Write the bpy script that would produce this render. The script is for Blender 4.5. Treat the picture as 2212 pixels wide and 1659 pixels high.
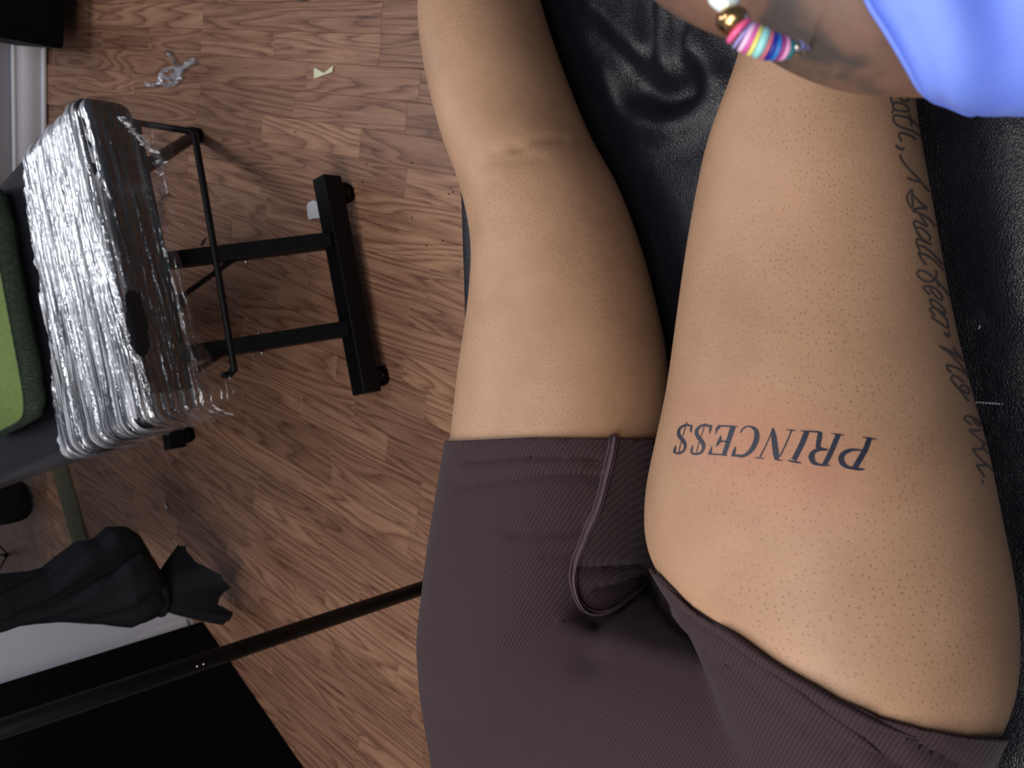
import bpy, bmesh, math, random
import numpy as np
from mathutils import Vector, Matrix, noise
from mathutils.bvhtree import BVHTree

random.seed(7)
rng = np.random.default_rng(7)
for o in list(bpy.data.objects):
    bpy.data.objects.remove(o, do_unlink=True)
scene = bpy.context.scene
COL = scene.collection

# ------------------------------------------------------------------ camera
W, H, FPX = 2212.0, 1659.0, 1800.0
CAMH = 1.25
WC = np.array([[0.73987545, 0.14144922, -0.65770543],     # rows: camera right, down, forward in world axes
               [0.27609347, -0.95536475, 0.10512181],
               [-0.61347919, -0.25936522, -0.74590413]])
CAM = np.array([0.0, 0.0, CAMH])
cam_data = bpy.data.cameras.new('camera')
cam = bpy.data.objects.new('camera', cam_data)
COL.objects.link(cam)
cam_data.sensor_fit = 'HORIZONTAL'
cam_data.sensor_width = 36.0
cam_data.lens = FPX * 36.0 / W
cam_data.clip_start = 0.02
cam_data.clip_end = 50
r_, d_, f_ = WC
cam.matrix_world = Matrix(((r_[0], -d_[0], -f_[0], 0), (r_[1], -d_[1], -f_[1], 0), (r_[2], -d_[2], -f_[2], CAMH), (0, 0, 0, 1)))
cam_data.dof.use_dof = True
cam_data.dof.focus_distance = 0.62
cam_data.dof.aperture_fstop = 16.0
scene.camera = cam

# ------------------------------------------------------------------ world, lamps, exposure
world = bpy.data.worlds.new('room_ambience')
scene.world = world
world.use_nodes = True
world.node_tree.nodes['Background'].inputs[0].default_value = (0.80, 0.86, 1.0, 1)
world.node_tree.nodes['Background'].inputs[1].default_value = 0.12

def area_lamp(name, loc, target, sx, sy, power, color):
    l = bpy.data.lights.new(name, 'AREA')
    l.shape = 'RECTANGLE'; l.size = sx; l.size_y = sy; l.energy = power; l.color = color
    o = bpy.data.objects.new(name, l); COL.objects.link(o)
    o.location = loc
    o.rotation_euler = (Vector(target) - Vector(loc)).to_track_quat('-Z', 'Y').to_euler()
    return o
area_lamp('ceiling_lamp_client', (0.12, -0.58, 2.30), (-0.2, -0.40, 0.7), 1.6, 0.8, 27, (1.0, 0.96, 0.92))
area_lamp('ceiling_lamp_wall', (-2.75, 0.15, 2.55), (-2.0, -0.1, 0.0), 0.4, 1.5, 22, (0.93, 0.95, 1.0))
area_lamp('ceiling_lamp_rear', (0.25, -1.7, 2.55), (-0.6, -1.5, 0.0), 0.9, 0.4, 12, (1.0, 0.95, 0.9))

area_lamp('ceiling_lamp_knees', (-0.95, 0.22, 2.50), (-0.4, 0.1, 0.7), 0.7, 0.35, 7, (0.95, 0.96, 1.0))

vs = scene.view_settings
vs.view_transform = 'Standard'
vs.look = 'None'
vs.gamma = 1.0
vs.use_curve_mapping = False
vs.exposure = 0.0

# ------------------------------------------------------------------ pixel helpers (frame 2212 x 1659)
def ray(px, py):
    v = np.array([(px - W / 2) / FPX, (py - H / 2) / FPX, 1.0])
    return WC.T @ v
def at_z(px, py, z):
    w = ray(px, py)
    return CAM + w * ((z - CAMH) / w[2])
def at_d(px, py, d):
    return CAM + ray(px, py) * d
def at_plane(px, py, p0, n):
    w = ray(px, py)
    return CAM + w * (np.dot(np.asarray(p0) - CAM, n) / np.dot(w, n))
def proj(P):
    P = np.atleast_2d(np.asarray(P, float))
    c = (P - CAM) @ WC.T
    return np.stack([W / 2 + FPX * c[:, 0] / c[:, 2], H / 2 + FPX * c[:, 1] / c[:, 2]], 1)

# ------------------------------------------------------------------ object helpers
def tag(o, label=None, cat=None, group=None, kind=None):
    if label: o['label'] = label
    if cat: o['category'] = cat
    if group: o['group'] = group
    if kind: o['kind'] = kind
    return o
def empty(name, loc):
    o = bpy.data.objects.new(name, None)
    o.empty_display_size = 0.05
    o.location = Vector(loc)
    COL.objects.link(o)
    return o
def set_parent(o, p):
    if p is not None:
        o.parent = p
        m = Matrix.Identity(4); q = p
        while q is not None:
            m = m @ Matrix.Translation(-q.location) if q.type == 'EMPTY' else m
            q = q.parent
        o.matrix_parent_inverse = m
    return o
def mk(name, verts, faces, mat, parent=None, smooth=True, bevel=0.0, seg=2):
    me = bpy.data.meshes.new(name)
    me.from_pydata([tuple(map(float, v)) for v in verts], [], [tuple(map(int, f)) for f in faces])
    me.validate(); me.update()
    bm = bmesh.new(); bm.from_mesh(me)
    bmesh.ops.recalc_face_normals(bm, faces=bm.faces)
    bm.to_mesh(me); bm.free()
    if mat: me.materials.append(mat)
    o = bpy.data.objects.new(name, me); COL.objects.link(o)
    for p in me.polygons: p.use_smooth = smooth
    if bevel > 0:
        b = o.modifiers.new('bevel', 'BEVEL'); b.width = bevel; b.segments = seg; b.limit_method = 'ANGLE'
        b.angle_limit = math.radians(35)
        if smooth:
            b.harden_normals = True
    return set_parent(o, parent)
def unit(v):
    v = np.asarray(v, float)
    return v / (np.linalg.norm(v) + 1e-12)
def obox(name, c, ax, ay, az, sx, sy, sz, mat, parent=None, bevel=0.003, seg=2):
    """box centred at c with half sizes along three axes"""
    c = np.asarray(c, float); vs_ = []
    for i in (-1, 1):
        for j in (-1, 1):
            for k in (-1, 1):
                vs_.append(c + np.asarray(ax) * sx * i + np.asarray(ay) * sy * j + np.asarray(az) * sz * k)
    fs = [(0, 1, 3, 2), (4, 6, 7, 5), (0, 4, 5, 1), (2, 3, 7, 6), (0, 2, 6, 4), (1, 5, 7, 3)]
    return mk(name, vs_, fs, mat, parent, True, bevel, seg)
def bar(name, a, b, w, t, mat, parent=None, up=(0, 0, 1), bevel=0.003):
    a = np.asarray(a, float); b = np.asarray(b, float)
    ax = unit(b - a); s = np.cross(ax, up)
    if np.linalg.norm(s) < 1e-4: s = np.cross(ax, (1, 0, 0))
    s = unit(s); u = np.cross(s, ax)
    return obox(name, (a + b) / 2, ax, s, u, np.linalg.norm(b - a) / 2, w / 2, t / 2, mat, parent, bevel)
def spline(pts, n):
    """Catmull-Rom resample of a list of equal-length tuples"""
    P = np.asarray(pts, float)
    if len(P) == 2:
        t = np.linspace(0, 1, n)[:, None]
        return P[0] * (1 - t) + P[1] * t
    E0 = 2 * P[0] - P[1]; E1 = 2 * P[-1] - P[-2]
    Q = np.vstack([E0, P, E1]); out = []
    for t in np.linspace(0, len(P) - 1 - 1e-9, n):
        i = int(t); u = t - i
        p0, p1, p2, p3 = Q[i], Q[i + 1], Q[i + 2], Q[i + 3]
        out.append(.5 * (2 * p1 + (p2 - p0) * u + (2 * p0 - 5 * p1 + 4 * p2 - p3) * u * u + (3 * p1 - p0 - 3 * p2 + p3) * u ** 3))
    return np.array(out)
def sweep_data(pts, rad, seg=12, closed=False, flat=1.0, up=None, caps=True):
    P = np.asarray(pts, float); n = len(P)
    R = np.full(n, rad) if np.isscalar(rad) else np.asarray(rad, float)
    T = np.zeros_like(P)
    for i in range(n):
        a = P[(i - 1) % n] if (closed or i > 0) else P[i]
        b = P[(i + 1) % n] if (closed or i < n - 1) else P[i]
        T[i] = unit(b - a)
    ref = np.array(up if up is not None else ((0, 0, 1) if abs(T[0][2]) < .9 else (1, 0, 0)), float)
    N = unit(ref - T[0] * np.dot(ref, T[0])); V = []; F = []
    for i in range(n):
        N = unit(N - T[i] * np.dot(N, T[i])); B = np.cross(T[i], N)
        for k in range(seg):
            a = 2 * math.pi * k / seg
            V.append(P[i] + R[i] * (math.cos(a) * N * flat + math.sin(a) * B))
    m = n if closed else n - 1
    for i in range(m):
        for k in range(seg):
            j = (i + 1) % n
            F.append((i * seg + k, i * seg + (k + 1) % seg, j * seg + (k + 1) % seg, j * seg + k))
    if not closed and caps:
        F.append(tuple(range(seg))[::-1]); F.append(tuple(range((n - 1) * seg, n * seg)))
    return V, F
def tube(name, pts, rad, mat, parent=None, seg=12, closed=False, flat=1.0, up=None):
    V, F = sweep_data(pts, rad, seg, closed, flat, up)
    return mk(name, V, F, mat, parent)
def grid_faces(n, m, wrap=False):
    F = []
    for i in range(n - 1):
        for j in range(m if wrap else m - 1):
            k = (j + 1) % m
            F.append((i * m + j, i * m + k, (i + 1) * m + k, (i + 1) * m + j))
    return F
def remeshed(name, parts, voxel, smooth_it=6):
    """union of closed tubes as one continuous surface"""
    V = []; F = []
    for v, f in parts:
        o = len(V); V += [tuple(map(float, q)) for q in v]; F += [tuple(i + o for i in g) for g in f]
    me = bpy.data.meshes.new(name + '_src'); me.from_pydata(V, [], F)
    bm = bmesh.new(); bm.from_mesh(me); bmesh.ops.recalc_face_normals(bm, faces=bm.faces); bm.to_mesh(me); bm.free()
    o = bpy.data.objects.new(name + '_src', me); COL.objects.link(o)
    r = o.modifiers.new('r', 'REMESH'); r.mode = 'VOXEL'; r.voxel_size = voxel
    dg = bpy.context.evaluated_depsgraph_get(); dg.update()
    out = bpy.data.meshes.new_from_object(o.evaluated_get(dg))
    bpy.data.objects.remove(o, do_unlink=True); bpy.data.meshes.remove(me)
    bm = bmesh.new(); bm.from_mesh(out)
    for _ in range(smooth_it):
        bmesh.ops.smooth_vert(bm, verts=bm.verts, factor=.5, use_axis_x=True, use_axis_y=True, use_axis_z=True)
    bm.to_mesh(out); bm.free()
    out.name = name
    for p in out.polygons: p.use_smooth = True
    return out
def fbm(x, y, z=0.0, oct_=4):
    return noise.fractal(Vector((x, y, z)), 1.0, 2.0, oct_)

# ------------------------------------------------------------------ materials
def srgb(r, g, b):
    f = lambda c: (c / 255 / 12.92) if c / 255 <= .04045 else ((c / 255 + .055) / 1.055) ** 2.4
    return (f(r), f(g), f(b), 1)
class M:
    def __init__(s, name):
        s.m = bpy.data.materials.new(name); s.m.use_nodes = True
        s.t = s.m.node_tree; s.n = s.t.nodes; s.b = s.n['Principled BSDF']
    def node(s, typ, **kw):
        n = s.n.new(typ)
        for k, v in kw.items():
            if k.startswith('i_'):
                n.inputs[k[2:].replace('_', ' ')].default_value = v
            else: setattr(n, k, v)
        return n
    def link(s, a, b): s.t.links.new(a, b)
    def set(s, **kw):
        for k, v in kw.items(): s.b.inputs[k.replace('_', ' ')].default_value = v
        return s
    def coord(s, scale=(1, 1, 1), out='Object', rot=(0, 0, 0)):
        tc = s.node('ShaderNodeTexCoord'); mp = s.node('ShaderNodeMapping')
        mp.inputs['Scale'].default_value = scale; mp.inputs['Rotation'].default_value = rot
        s.link(tc.outputs[out], mp.inputs[0]); return mp.outputs[0]
    def noise(s, vec, scale, detail=4, rough=.55, dist=0.0):
        n = s.node('ShaderNodeTexNoise'); n.inputs['Scale'].default_value = scale; n.inputs['Detail'].default_value = detail
        n.inputs['Roughness'].default_value = rough; n.inputs['Distortion'].default_value = dist
        s.link(vec, n.inputs['Vector']); return n.outputs['Fac']
    def ramp(s, fac, stops, interp='LINEAR'):
        n = s.node('ShaderNodeValToRGB'); e = n.color_ramp.elements; n.color_ramp.interpolation = interp
        while len(e) < len(stops): e.new(.5)
        for i, (p, c) in enumerate(stops):
            e[i].position = p; e[i].color = c if len(c) == 4 else (*c, 1)
        s.link(fac, n.inputs[0]); return n.outputs[0]
    def mix(s, fac, a, b, blend='MIX'):
        n = s.node('ShaderNodeMix'); n.data_type = 'RGBA'; n.blend_type = blend
        for sock, v in ((n.inputs[0], fac), (n.inputs[6], a), (n.inputs[7], b)):
            if isinstance(v, (int, float, tuple)): sock.default_value = v
            else: s.link(v, sock)
        return n.outputs[2]
    def math(s, op, a, b=None, c=None, clamp=False):
        n = s.node('ShaderNodeMath'); n.operation = op; n.use_clamp = clamp
        for i, v in enumerate((a, b, c)):
            if v is None: continue
            if isinstance(v, (int, float)): n.inputs[i].default_value = v
            else: s.link(v, n.inputs[i])
        return n.outputs[0]
    def bump(s, h, strength=.3, dist=.002):
        n = s.node('ShaderNodeBump'); n.inputs['Strength'].default_value = strength; n.inputs['Distance'].default_value = dist
        s.link(h, n.inputs['Height']); s.link(n.outputs[0], s.b.inputs['Normal']); return n
def plain(name, col, rough=.5, metal=0.0, bump=0.0, bscale=300, var=0.12, spec=.5):
    m = M(name); v = m.coord()
    nz = m.noise(v, bscale * .15, 4)
    c0 = tuple(c * (1 - var) for c in col[:3]) + (1,); c1 = tuple(min(1, c * (1 + var)) for c in col[:3]) + (1,)
    m.link(m.ramp(nz, [(.3, c0), (.7, c1)]), m.b.inputs['Base Color'])
    m.set(Roughness=rough, Metallic=metal); m.b.inputs['Specular IOR Level'].default_value = spec
    if bump > 0: m.bump(m.noise(v, bscale, 5), bump, .001)
    return m.m

def make_wood():
    m = M('oak_laminate_strip')
    tc = m.node('ShaderNodeTexCoord'); oi = m.node('ShaderNodeObjectInfo')
    off = m.node('ShaderNodeCombineXYZ')
    m.link(m.math('MULTIPLY', oi.outputs['Random'], 37.0), off.inputs[0])
    m.link(m.math('MULTIPLY', oi.outputs['Random'], 91.0), off.inputs[1])
    m.link(m.math('MULTIPLY', oi.outputs['Random'], 53.0), off.inputs[2])
    add = m.node('ShaderNodeVectorMath'); add.operation = 'ADD'
    m.link(tc.outputs['Object'], add.inputs[0]); m.link(off.outputs[0], add.inputs[1])
    mp = m.node('ShaderNodeMapping'); mp.inputs['Scale'].default_value = (.62, 7.0, 1.0); m.link(add.outputs[0], mp.inputs[0])
    big = m.noise(mp.outputs[0], 1.5, 2, .4, .35)                       # cathedral contours
    rings = m.math('FRACT', m.math('MULTIPLY', big, 15.0))
    tri = m.math('POWER', m.math('SUBTRACT', 1.0, m.math('ABSOLUTE', m.math('SUBTRACT', m.math('MULTIPLY', m.math('POWER', rings, .6), 2.0), 1.0))), .6)
    mp2 = m.node('ShaderNodeMapping'); mp2.inputs['Scale'].default_value = (12, 420, 1); m.link(add.outputs[0], mp2.inputs[0])
    fib = m.noise(mp2.outputs[0], 1.0, 3, .6)
    g = m.math('ADD', m.math('ADD', m.math('MULTIPLY', tri, .72), .08), m.math('MULTIPLY', m.math('SUBTRACT', fib, .5), 1.5), clamp=True)
    wood = m.ramp(g, [(0.0, srgb(98, 66, 52)), (.25, srgb(134, 96, 76)), (.6, srgb(162, 122, 98)), (1.0, srgb(182, 143, 116))])
    tone = m.ramp(oi.outputs['Random'], [(0, (.66, .60, .58, 1)), (.3, (.95, .90, .88, 1)), (.5, (.78, .73, .72, 1)), (.75, (1.0, .97, .95, 1)), (1, (1.10, 1.07, 1.02, 1))])
    col = m.mix(1.0, wood, tone, 'MULTIPLY')
    dirt = m.noise(m.coord((1, 1, 1), 'Object'), 6.0, 3)
    col = m.mix(m.math('MULTIPLY', dirt, .18), col, srgb(95, 74, 64))
    m.link(col, m.b.inputs['Base Color'])
    m.set(Roughness=.42); m.b.inputs['Specular IOR Level'].default_value = .35
    m.bump(g, .12, .0006)
    return m.m
WOOD = make_wood()

# geometry of the two tattoos' surroundings is needed by the skin material
ZB = 0.655                                    # top of the client's bed
TAT = at_z(1670, 965, ZB + .165)
def make_skin():
    m = M('client_skin'); v = m.coord()
    mott = m.noise(v, 22, 5, .6); mott2 = m.noise(v, 7, 2)
    base = m.ramp(mott, [(.3, srgb(158, 122, 98)), (.5, srgb(168, 131, 105)), (.72, srgb(176, 138, 113))])
    base = m.mix(m.math('MULTIPLY', mott2, .35), base, srgb(160, 130, 98))
    # reddened skin round the fresh lettering
    tc = m.node('ShaderNodeTexCoord'); sub = m.node('ShaderNodeVectorMath'); sub.operation = 'SUBTRACT'
    sub.inputs[1].default_value = tuple(TAT); m.link(tc.outputs['Object'], sub.inputs[0])
    mp = m.node('ShaderNodeMapping'); mp.inputs['Rotation'].default_value = (0, 0, -.30); mp.inputs['Scale'].default_value = (11, 23, 9)
    m.link(sub.outputs[0], mp.inputs[0])
    ln = m.node('ShaderNodeVectorMath'); ln.operation = 'LENGTH'; m.link(mp.outputs[0], ln.inputs[0])
    red = m.math('SUBTRACT', 1.15, m.math('ADD', ln.outputs['Value'], m.math('MULTIPLY', mott, .5)), clamp=True)
    base = m.mix(m.math('MULTIPLY', red, .5), base, srgb(182, 114, 94))
    # hair follicles: small dark dots
    vo = m.node('ShaderNodeTexVoronoi'); vo.voronoi_dimensions = '2D'; vo.inputs['Scale'].default_value = 228; vo.inputs['Randomness'].default_value = .8
    su = m.node('ShaderNodeAttribute'); su.attribute_name = 'skin_map'; m.link(su.outputs['Vector'], vo.inputs['Vector'])
    dots = m.ramp(vo.outputs['Distance'], [(.05, (1, 1, 1, 1)), (.17, (0, 0, 0, 1))])
    sp = m.node('ShaderNodeSeparateColor'); m.link(vo.outputs['Color'], sp.inputs[0])
    pv = m.ramp(m.noise(v, 14, 3), [(.35, (.25, .25, .25, 1)), (.62, (1, 1, 1, 1))])
    amt = m.math('MULTIPLY', m.math('MULTIPLY', dots, pv), m.math('ADD', m.math('MULTIPLY', sp.outputs[0], .55), .25))
    base = m.mix(amt, base, srgb(98, 64, 44))
    m.link(base, m.b.inputs['Base Color'])
    m.set(Roughness=.5); m.b.inputs['Specular IOR Level'].default_value = .35
    m.b.inputs['Subsurface Weight'].default_value = .12
    m.b.inputs['Subsurface Radius'].default_value = (.012, .005, .003); m.b.inputs['Subsurface Scale'].default_value = .4
    h = m.math('SUBTRACT', m.noise(v, 420, 4), m.math('MULTIPLY', dots, .6))
    m.bump(h, .18, .0008)
    return m.m
SKIN = make_skin()
def make_dark_skin():
    m = M('tattooed_dark_skin'); v = m.coord()
    n1 = m.noise(v, 38, 3, .5, .6)
    base = m.ramp(n1, [(.34, srgb(74, 66, 62)), (.47, srgb(112, 86, 74)), (.62, srgb(128, 94, 78)), (.8, srgb(140, 104, 84))])
    m.link(base, m.b.inputs['Base Color']); m.set(Roughness=.5)
    m.bump(m.noise(v, 500, 4), .12, .0006)
    return m.m
DSKIN = make_dark_skin()
def make_rib(name, c0, c1, angle, pitch):
    m = M(name)
    v = m.coord((1, 1, 1), 'Object', (0, 0, angle))
    w = m.node('ShaderNodeTexWave'); w.wave_type = 'BANDS'; w.bands_direction = 'X'
    w.inputs['Scale'].default_value = pitch; w.inputs['Distortion'].default_value = .4; w.inputs['Detail'].default_value = 1
    m.link(v, w.inputs['Vector'])
    fuzz = m.noise(m.coord(), 700, 4)
    h = m.math('ADD', w.outputs['Fac'], m.math('MULTIPLY', fuzz, .8))
    m.link(m.ramp(h, [(.2, c0), (1.2, c1)]), m.b.inputs['Base Color'])
    m.set(Roughness=.85); m.b.inputs['Sheen Weight'].default_value = .04; m.b.inputs['Sheen Roughness'].default_value = .5
    m.b.inputs['Specular IOR Level'].default_value = .2
    m.bump(h, .35, .0008)
    return m.m
SHORTS = make_rib('ribbed_plum_knit', srgb(40, 28, 32), srgb(57, 42, 46), .22, 150)
SEAM = make_rib('plum_overlock_thread', srgb(56, 43, 50), srgb(84, 68, 78), 1.2, 420)
def make_leather(name, base, rough=.45, scale=520, strength=.2):
    m = M(name); v = m.coord()
    vo = m.node('ShaderNodeTexVoronoi'); vo.feature = 'DISTANCE_TO_EDGE'; vo.inputs['Scale'].default_value = scale
    dv = m.node('ShaderNodeVectorMath'); dv.operation = 'ADD'; nt = m.node('ShaderNodeTexNoise'); nt.inputs['Scale'].default_value = 90
    m.link(v, nt.inputs['Vector']); sc = m.node('ShaderNodeVectorMath'); sc.operation = 'SCALE'; sc.inputs['Scale'].default_value = .008
    m.link(nt.outputs['Color'], sc.inputs[0]); m.link(v, dv.inputs[0]); m.link(sc.outputs[0], dv.inputs[1]); m.link(dv.outputs[0], vo.inputs['Vector'])
    edge = m.math('MULTIPLY', vo.outputs['Distance'], 3.0, clamp=True)
    h = m.math('ADD', edge, m.math('MULTIPLY', m.noise(v, 60, 5), .5))
    m.link(m.ramp(m.noise(v, 40, 4), [(.3, tuple(c * .8 for c in base[:3]) + (1,)), (.7, base)]), m.b.inputs['Base Color'])
    m.b.inputs['Specular IOR Level'].default_value = .5
    rr = m.math('ADD', m.math('MULTIPLY', m.noise(v, 25, 3), .18), rough - .09)
    m.link(rr, m.b.inputs['Roughness'])
    m.bump(h, strength, .0009)
    return m.m
LEATHER = make_leather('black_leather', srgb(18, 18, 28), .43, 520, .3)
VINYL = make_leather('black_vinyl', srgb(18, 18, 24), .3, 600, .12)
METAL = plain('black_painted_steel', srgb(9, 9, 12), .45, 0.0, .05, 400, .12, .18)
CHROME = plain('zinc_bolt', srgb(170, 165, 160), .3, 1.0)
WHITEPAINT = plain('white_wall_paint', srgb(212, 212, 222), .6, 0, .05, 120, .02)
TRIMPAINT = plain('white_trim_paint', srgb(222, 222, 230), .4, 0, .02, 120, .02)
BLACKSAT = plain('black_laminate', srgb(5, 5, 7), .6, 0, .05, 300, .12, .12)
BLACKFELT = plain('black_felt_board', srgb(5, 5, 7), .9, 0, .3, 500, .2, .1)
CLOTH = plain('black_cotton_cloth', srgb(20, 21, 28), .8, 0, .25, 900, .15, .25)
PAPERC = plain('cream_paper', srgb(226, 226, 190), .8, 0, .05, 200, .03)
PAPERW = plain('white_paper', srgb(225, 225, 232), .8, 0, .05, 200, .03)
LINT = plain('pale_lint', srgb(190, 180, 182), .9, 0, .2, 300)
CRUMB = plain('dark_crumb', srgb(28, 18, 14), .9, 0, .2, 300)
INK = plain('fresh_black_ink', srgb(32, 36, 52), .5, 0, .1, 400, .15)
OLDINK = plain('faded_grey_ink', srgb(84, 74, 72), .5, 0, .1, 400, .12)
GREEN = plain('green_linen', srgb(108, 128, 72), .85, 0, .3, 700, .12, .2)
OLIVE = plain('olive_rubber_strip', srgb(86, 82, 62), .7, 0, .2, 300)
THREAD = plain('pale_thread', srgb(150, 150, 160), .8)
def make_tweed():
    m = M('dark_green_tweed'); v = m.coord((1, 1, 1), 'Object', (0, 0, .48))
    a = m.noise(m.coord((60, 700, 700), 'Object', (0, 0, .48)), 1.0, 2); b = m.noise(m.coord((700, 700, 60), 'Object', (0, 0, .48)), 1.0, 2)
    h = m.math('MAXIMUM', a, b)
    m.link(m.ramp(h, [(.45, srgb(24, 32, 24)), (.62, srgb(58, 72, 54)), (.75, srgb(104, 120, 96))]), m.b.inputs['Base Color'])
    m.set(Roughness=.9); m.bump(h, .4, .001); return m.m
TWEED = make_tweed()
def make_blue():
    m = M('periwinkle_cloth'); v = m.coord()
    m.link(m.ramp(m.noise(v, 30, 3), [(.3, srgb(118, 146, 255)), (.7, srgb(132, 160, 255))]), m.b.inputs['Base Color'])
    m.set(Roughness=.6); m.b.inputs['Specular IOR Level'].default_value = .3
    m.bump(m.noise(v, 600, 3), .08, .0005); return m.m
BLUE = make_blue()
def make_film():
    m = M('clear_stretch_film')
    sh_ = m.node('ShaderNodeAttribute'); sh_.attribute_name = 'sheet'
    def streak(sx, sy, det, dist):
        mp = m.node('ShaderNodeMapping'); mp.inputs['Scale'].default_value = (sx, sy, 1); m.link(sh_.outputs['Vector'], mp.inputs[0])
        return m.noise(mp.outputs[0], 1.0, det, .5, dist)
    st = streak(5, 130, 2, .5); fine = streak(40, 200, 2, .8)
    out = m.n['Material Output']
    gl = m.node('ShaderNodeBsdfGlossy'); gl.inputs['Color'].default_value = (.95, .96, 1, 1); gl.inputs['Roughness'].default_value = .19
    tr = m.node('ShaderNodeBsdfTransparent'); tr.inputs['Color'].default_value = (.93, .93, .95, 1)
    df = m.node('ShaderNodeBsdfDiffuse'); df.inputs['Color'].default_value = (.75, .76, .82, 1)
    bp = m.node('ShaderNodeBump'); bp.inputs['Strength'].default_value = .8; bp.inputs['Distance'].default_value = .004
    m.link(m.math('ADD', st, m.math('MULTIPLY', fine, .5)), bp.inputs['Height'])
    for s_ in (gl, df): m.link(bp.outputs[0], s_.inputs['Normal'])
    at = m.node('ShaderNodeAttribute'); at.attribute_name = 'sheen_layers'
    # layered, stretched film goes milky in streaks; attribute also holds the painted top sheen
    milky = m.math('MULTIPLY', m.ramp(st, [(.44, (0, 0, 0, 1)), (.62, (1, 1, 1, 1))]), m.math('MULTIPLY', m.math('POWER', at.outputs['Fac'], 2.0), .62))
    m1 = m.node('ShaderNodeMixShader'); m.link(m.math('ADD', .06, m.math('MULTIPLY', at.outputs['Fac'], .40)), m1.inputs[0])
    m.link(tr.outputs[0], m1.inputs[1]); m.link(gl.outputs[0], m1.inputs[2])
    m2 = m.node('ShaderNodeMixShader'); m.link(milky, m2.inputs[0]); m.link(m1.outputs[0], m2.inputs[1]); m.link(df.outputs[0], m2.inputs[2])
    m.link(m2.outputs[0], out.inputs['Surface'])
    return m.m
FILM = make_film()

# ================================================================== SETTING
h = CAMH
# floor: base slab and its strips
def slab(name, x0, x1, y0, y1, z0, z1, mat, parent=None):
    return obox(name, ((x0 + x1) / 2, (y0 + y1) / 2, (z0 + z1) / 2), (1, 0, 0), (0, 1, 0), (0, 0, 1), (x1 - x0) / 2, (y1 - y0) / 2, (z1 - z0) / 2, mat, parent, 0)
WALLX = -2.712 * h
floor = slab('floor', WALLX - 1.6, 1.6, -3.6, 2.0, -.06, -.0005, WOOD)
tag(floor, 'reddish oak laminate floor in staggered strips', 'floor', kind='structure')
SW = .0539 * h
Y0 = .0125 * h
seams_px = [(596, 68), (822, 73), (437, 64), (433, 219), (663, 165), (566, 283), (780, 300), (566, 390), (576, 455), (717, 963), (766, 880),
            (705, 1120), (694, 1165), (602, 1164), (704, 1293), (690, 1443), (588, 1459), (890, 1542), (533, 920), (640, 1285), (623, 1530),
            (201, 120), (185, 28), (788, 480), (765, 425), (650, 1040)]
rows = {}
for q in seams_px:
    p = at_z(q[0], q[1], 0)
    rows.setdefault(math.floor((p[1] - Y0) / SW), []).append(p[0])
plank_meshes = {}
def plank(x0, x1, k):
    L = round((x1 - x0) / .02) * .02
    if L not in plank_meshes:
        g = .00045; t = .008
        me = bpy.data.meshes.new('plank')
        a, b = (x1 - x0) / 2 - g, SW / 2 - g
        bev = .0006
        v = [(-a, -b, -t), (a, -b, -t), (a, b, -t), (-a, b, -t), (-a, -b, -bev), (a, -b, -bev), (a, b, -bev), (-a, b, -bev),
             (-a + bev, -b + bev, 0), (a - bev, -b + bev, 0), (a - bev, b - bev, 0), (-a + bev, b - bev, 0)]
        f = [(0, 1, 5, 4), (1, 2, 6, 5), (2, 3, 7, 6), (3, 0, 4, 7), (4, 5, 9, 8), (5, 6, 10, 9), (6, 7, 11, 10), (7, 4, 8, 11), (8, 9, 10, 11)]
        me.from_pydata(v, [], f); me.materials.append(WOOD); plank_meshes[L] = (me, x1 - x0)
    me, l0 = plank_meshes[L]
    o = bpy.data.objects.new('plank', me); COL.objects.link(o)
    o.location = ((x0 + x1) / 2, Y0 + (k + .5) * SW, .0022)
    o.scale = ((x1 - x0) / l0, 1, 1)
    o.parent = floor
XR = -.62
for k in range(math.floor((-2.0 - Y0) / SW), math.ceil((.40 - Y0) / SW)):
    r = random.Random(k * 13 + 5)
    cuts = sorted(rows.get(k, []))
    if not cuts: cuts = [-2.0 + r.uniform(-.25, .25)]
    clean = [cuts[0]]
    for c in cuts[1:]:
        if c - clean[-1] > .12: clean.append(c)
    cuts = clean
    while cuts[0] > WALLX + .12: cuts.insert(0, cuts[0] - r.uniform(.30, .46))
    while cuts[-1] < XR: cuts.append(cuts[-1] + r.uniform(.30, .46))
    for a, b in zip(cuts[:-1], cuts[1:]):
        a = max(a, WALLX + .002)
        if b - a < .02: continue
        if b - a > .62:
            mid = (a + b) / 2; plank(a, mid, k); plank(mid, b, k)
        else: plank(a, b, k)
# left wall, its baseboard and quarter round
wl = slab('wall_left', WALLX - .10, WALLX, -.95, 2.0, 0, 2.6, WHITEPAINT)
tag(wl, 'white painted wall behind the wrapped bed', 'wall', kind='structure')
bb = slab('baseboard_left', WALLX, WALLX + .014, -.95, 2.0, .003, .105, TRIMPAINT); tag(bb, 'white baseboard along the left wall', 'baseboard', kind='structure')
tq = tube('trim_1', [(WALLX + .018, -.95, .012), (WALLX + .018, 2.0, .012)], .009, TRIMPAINT); tag(tq, 'white quarter round along the floor', 'trim', kind='structure')
tq2 = tube('trim_2', [(WALLX + .012, -.95, .108), (WALLX + .012, 2.0, .108)], .008, TRIMPAINT); tag(tq2, 'rounded top bead of the white baseboard', 'trim', kind='structure')
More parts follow.
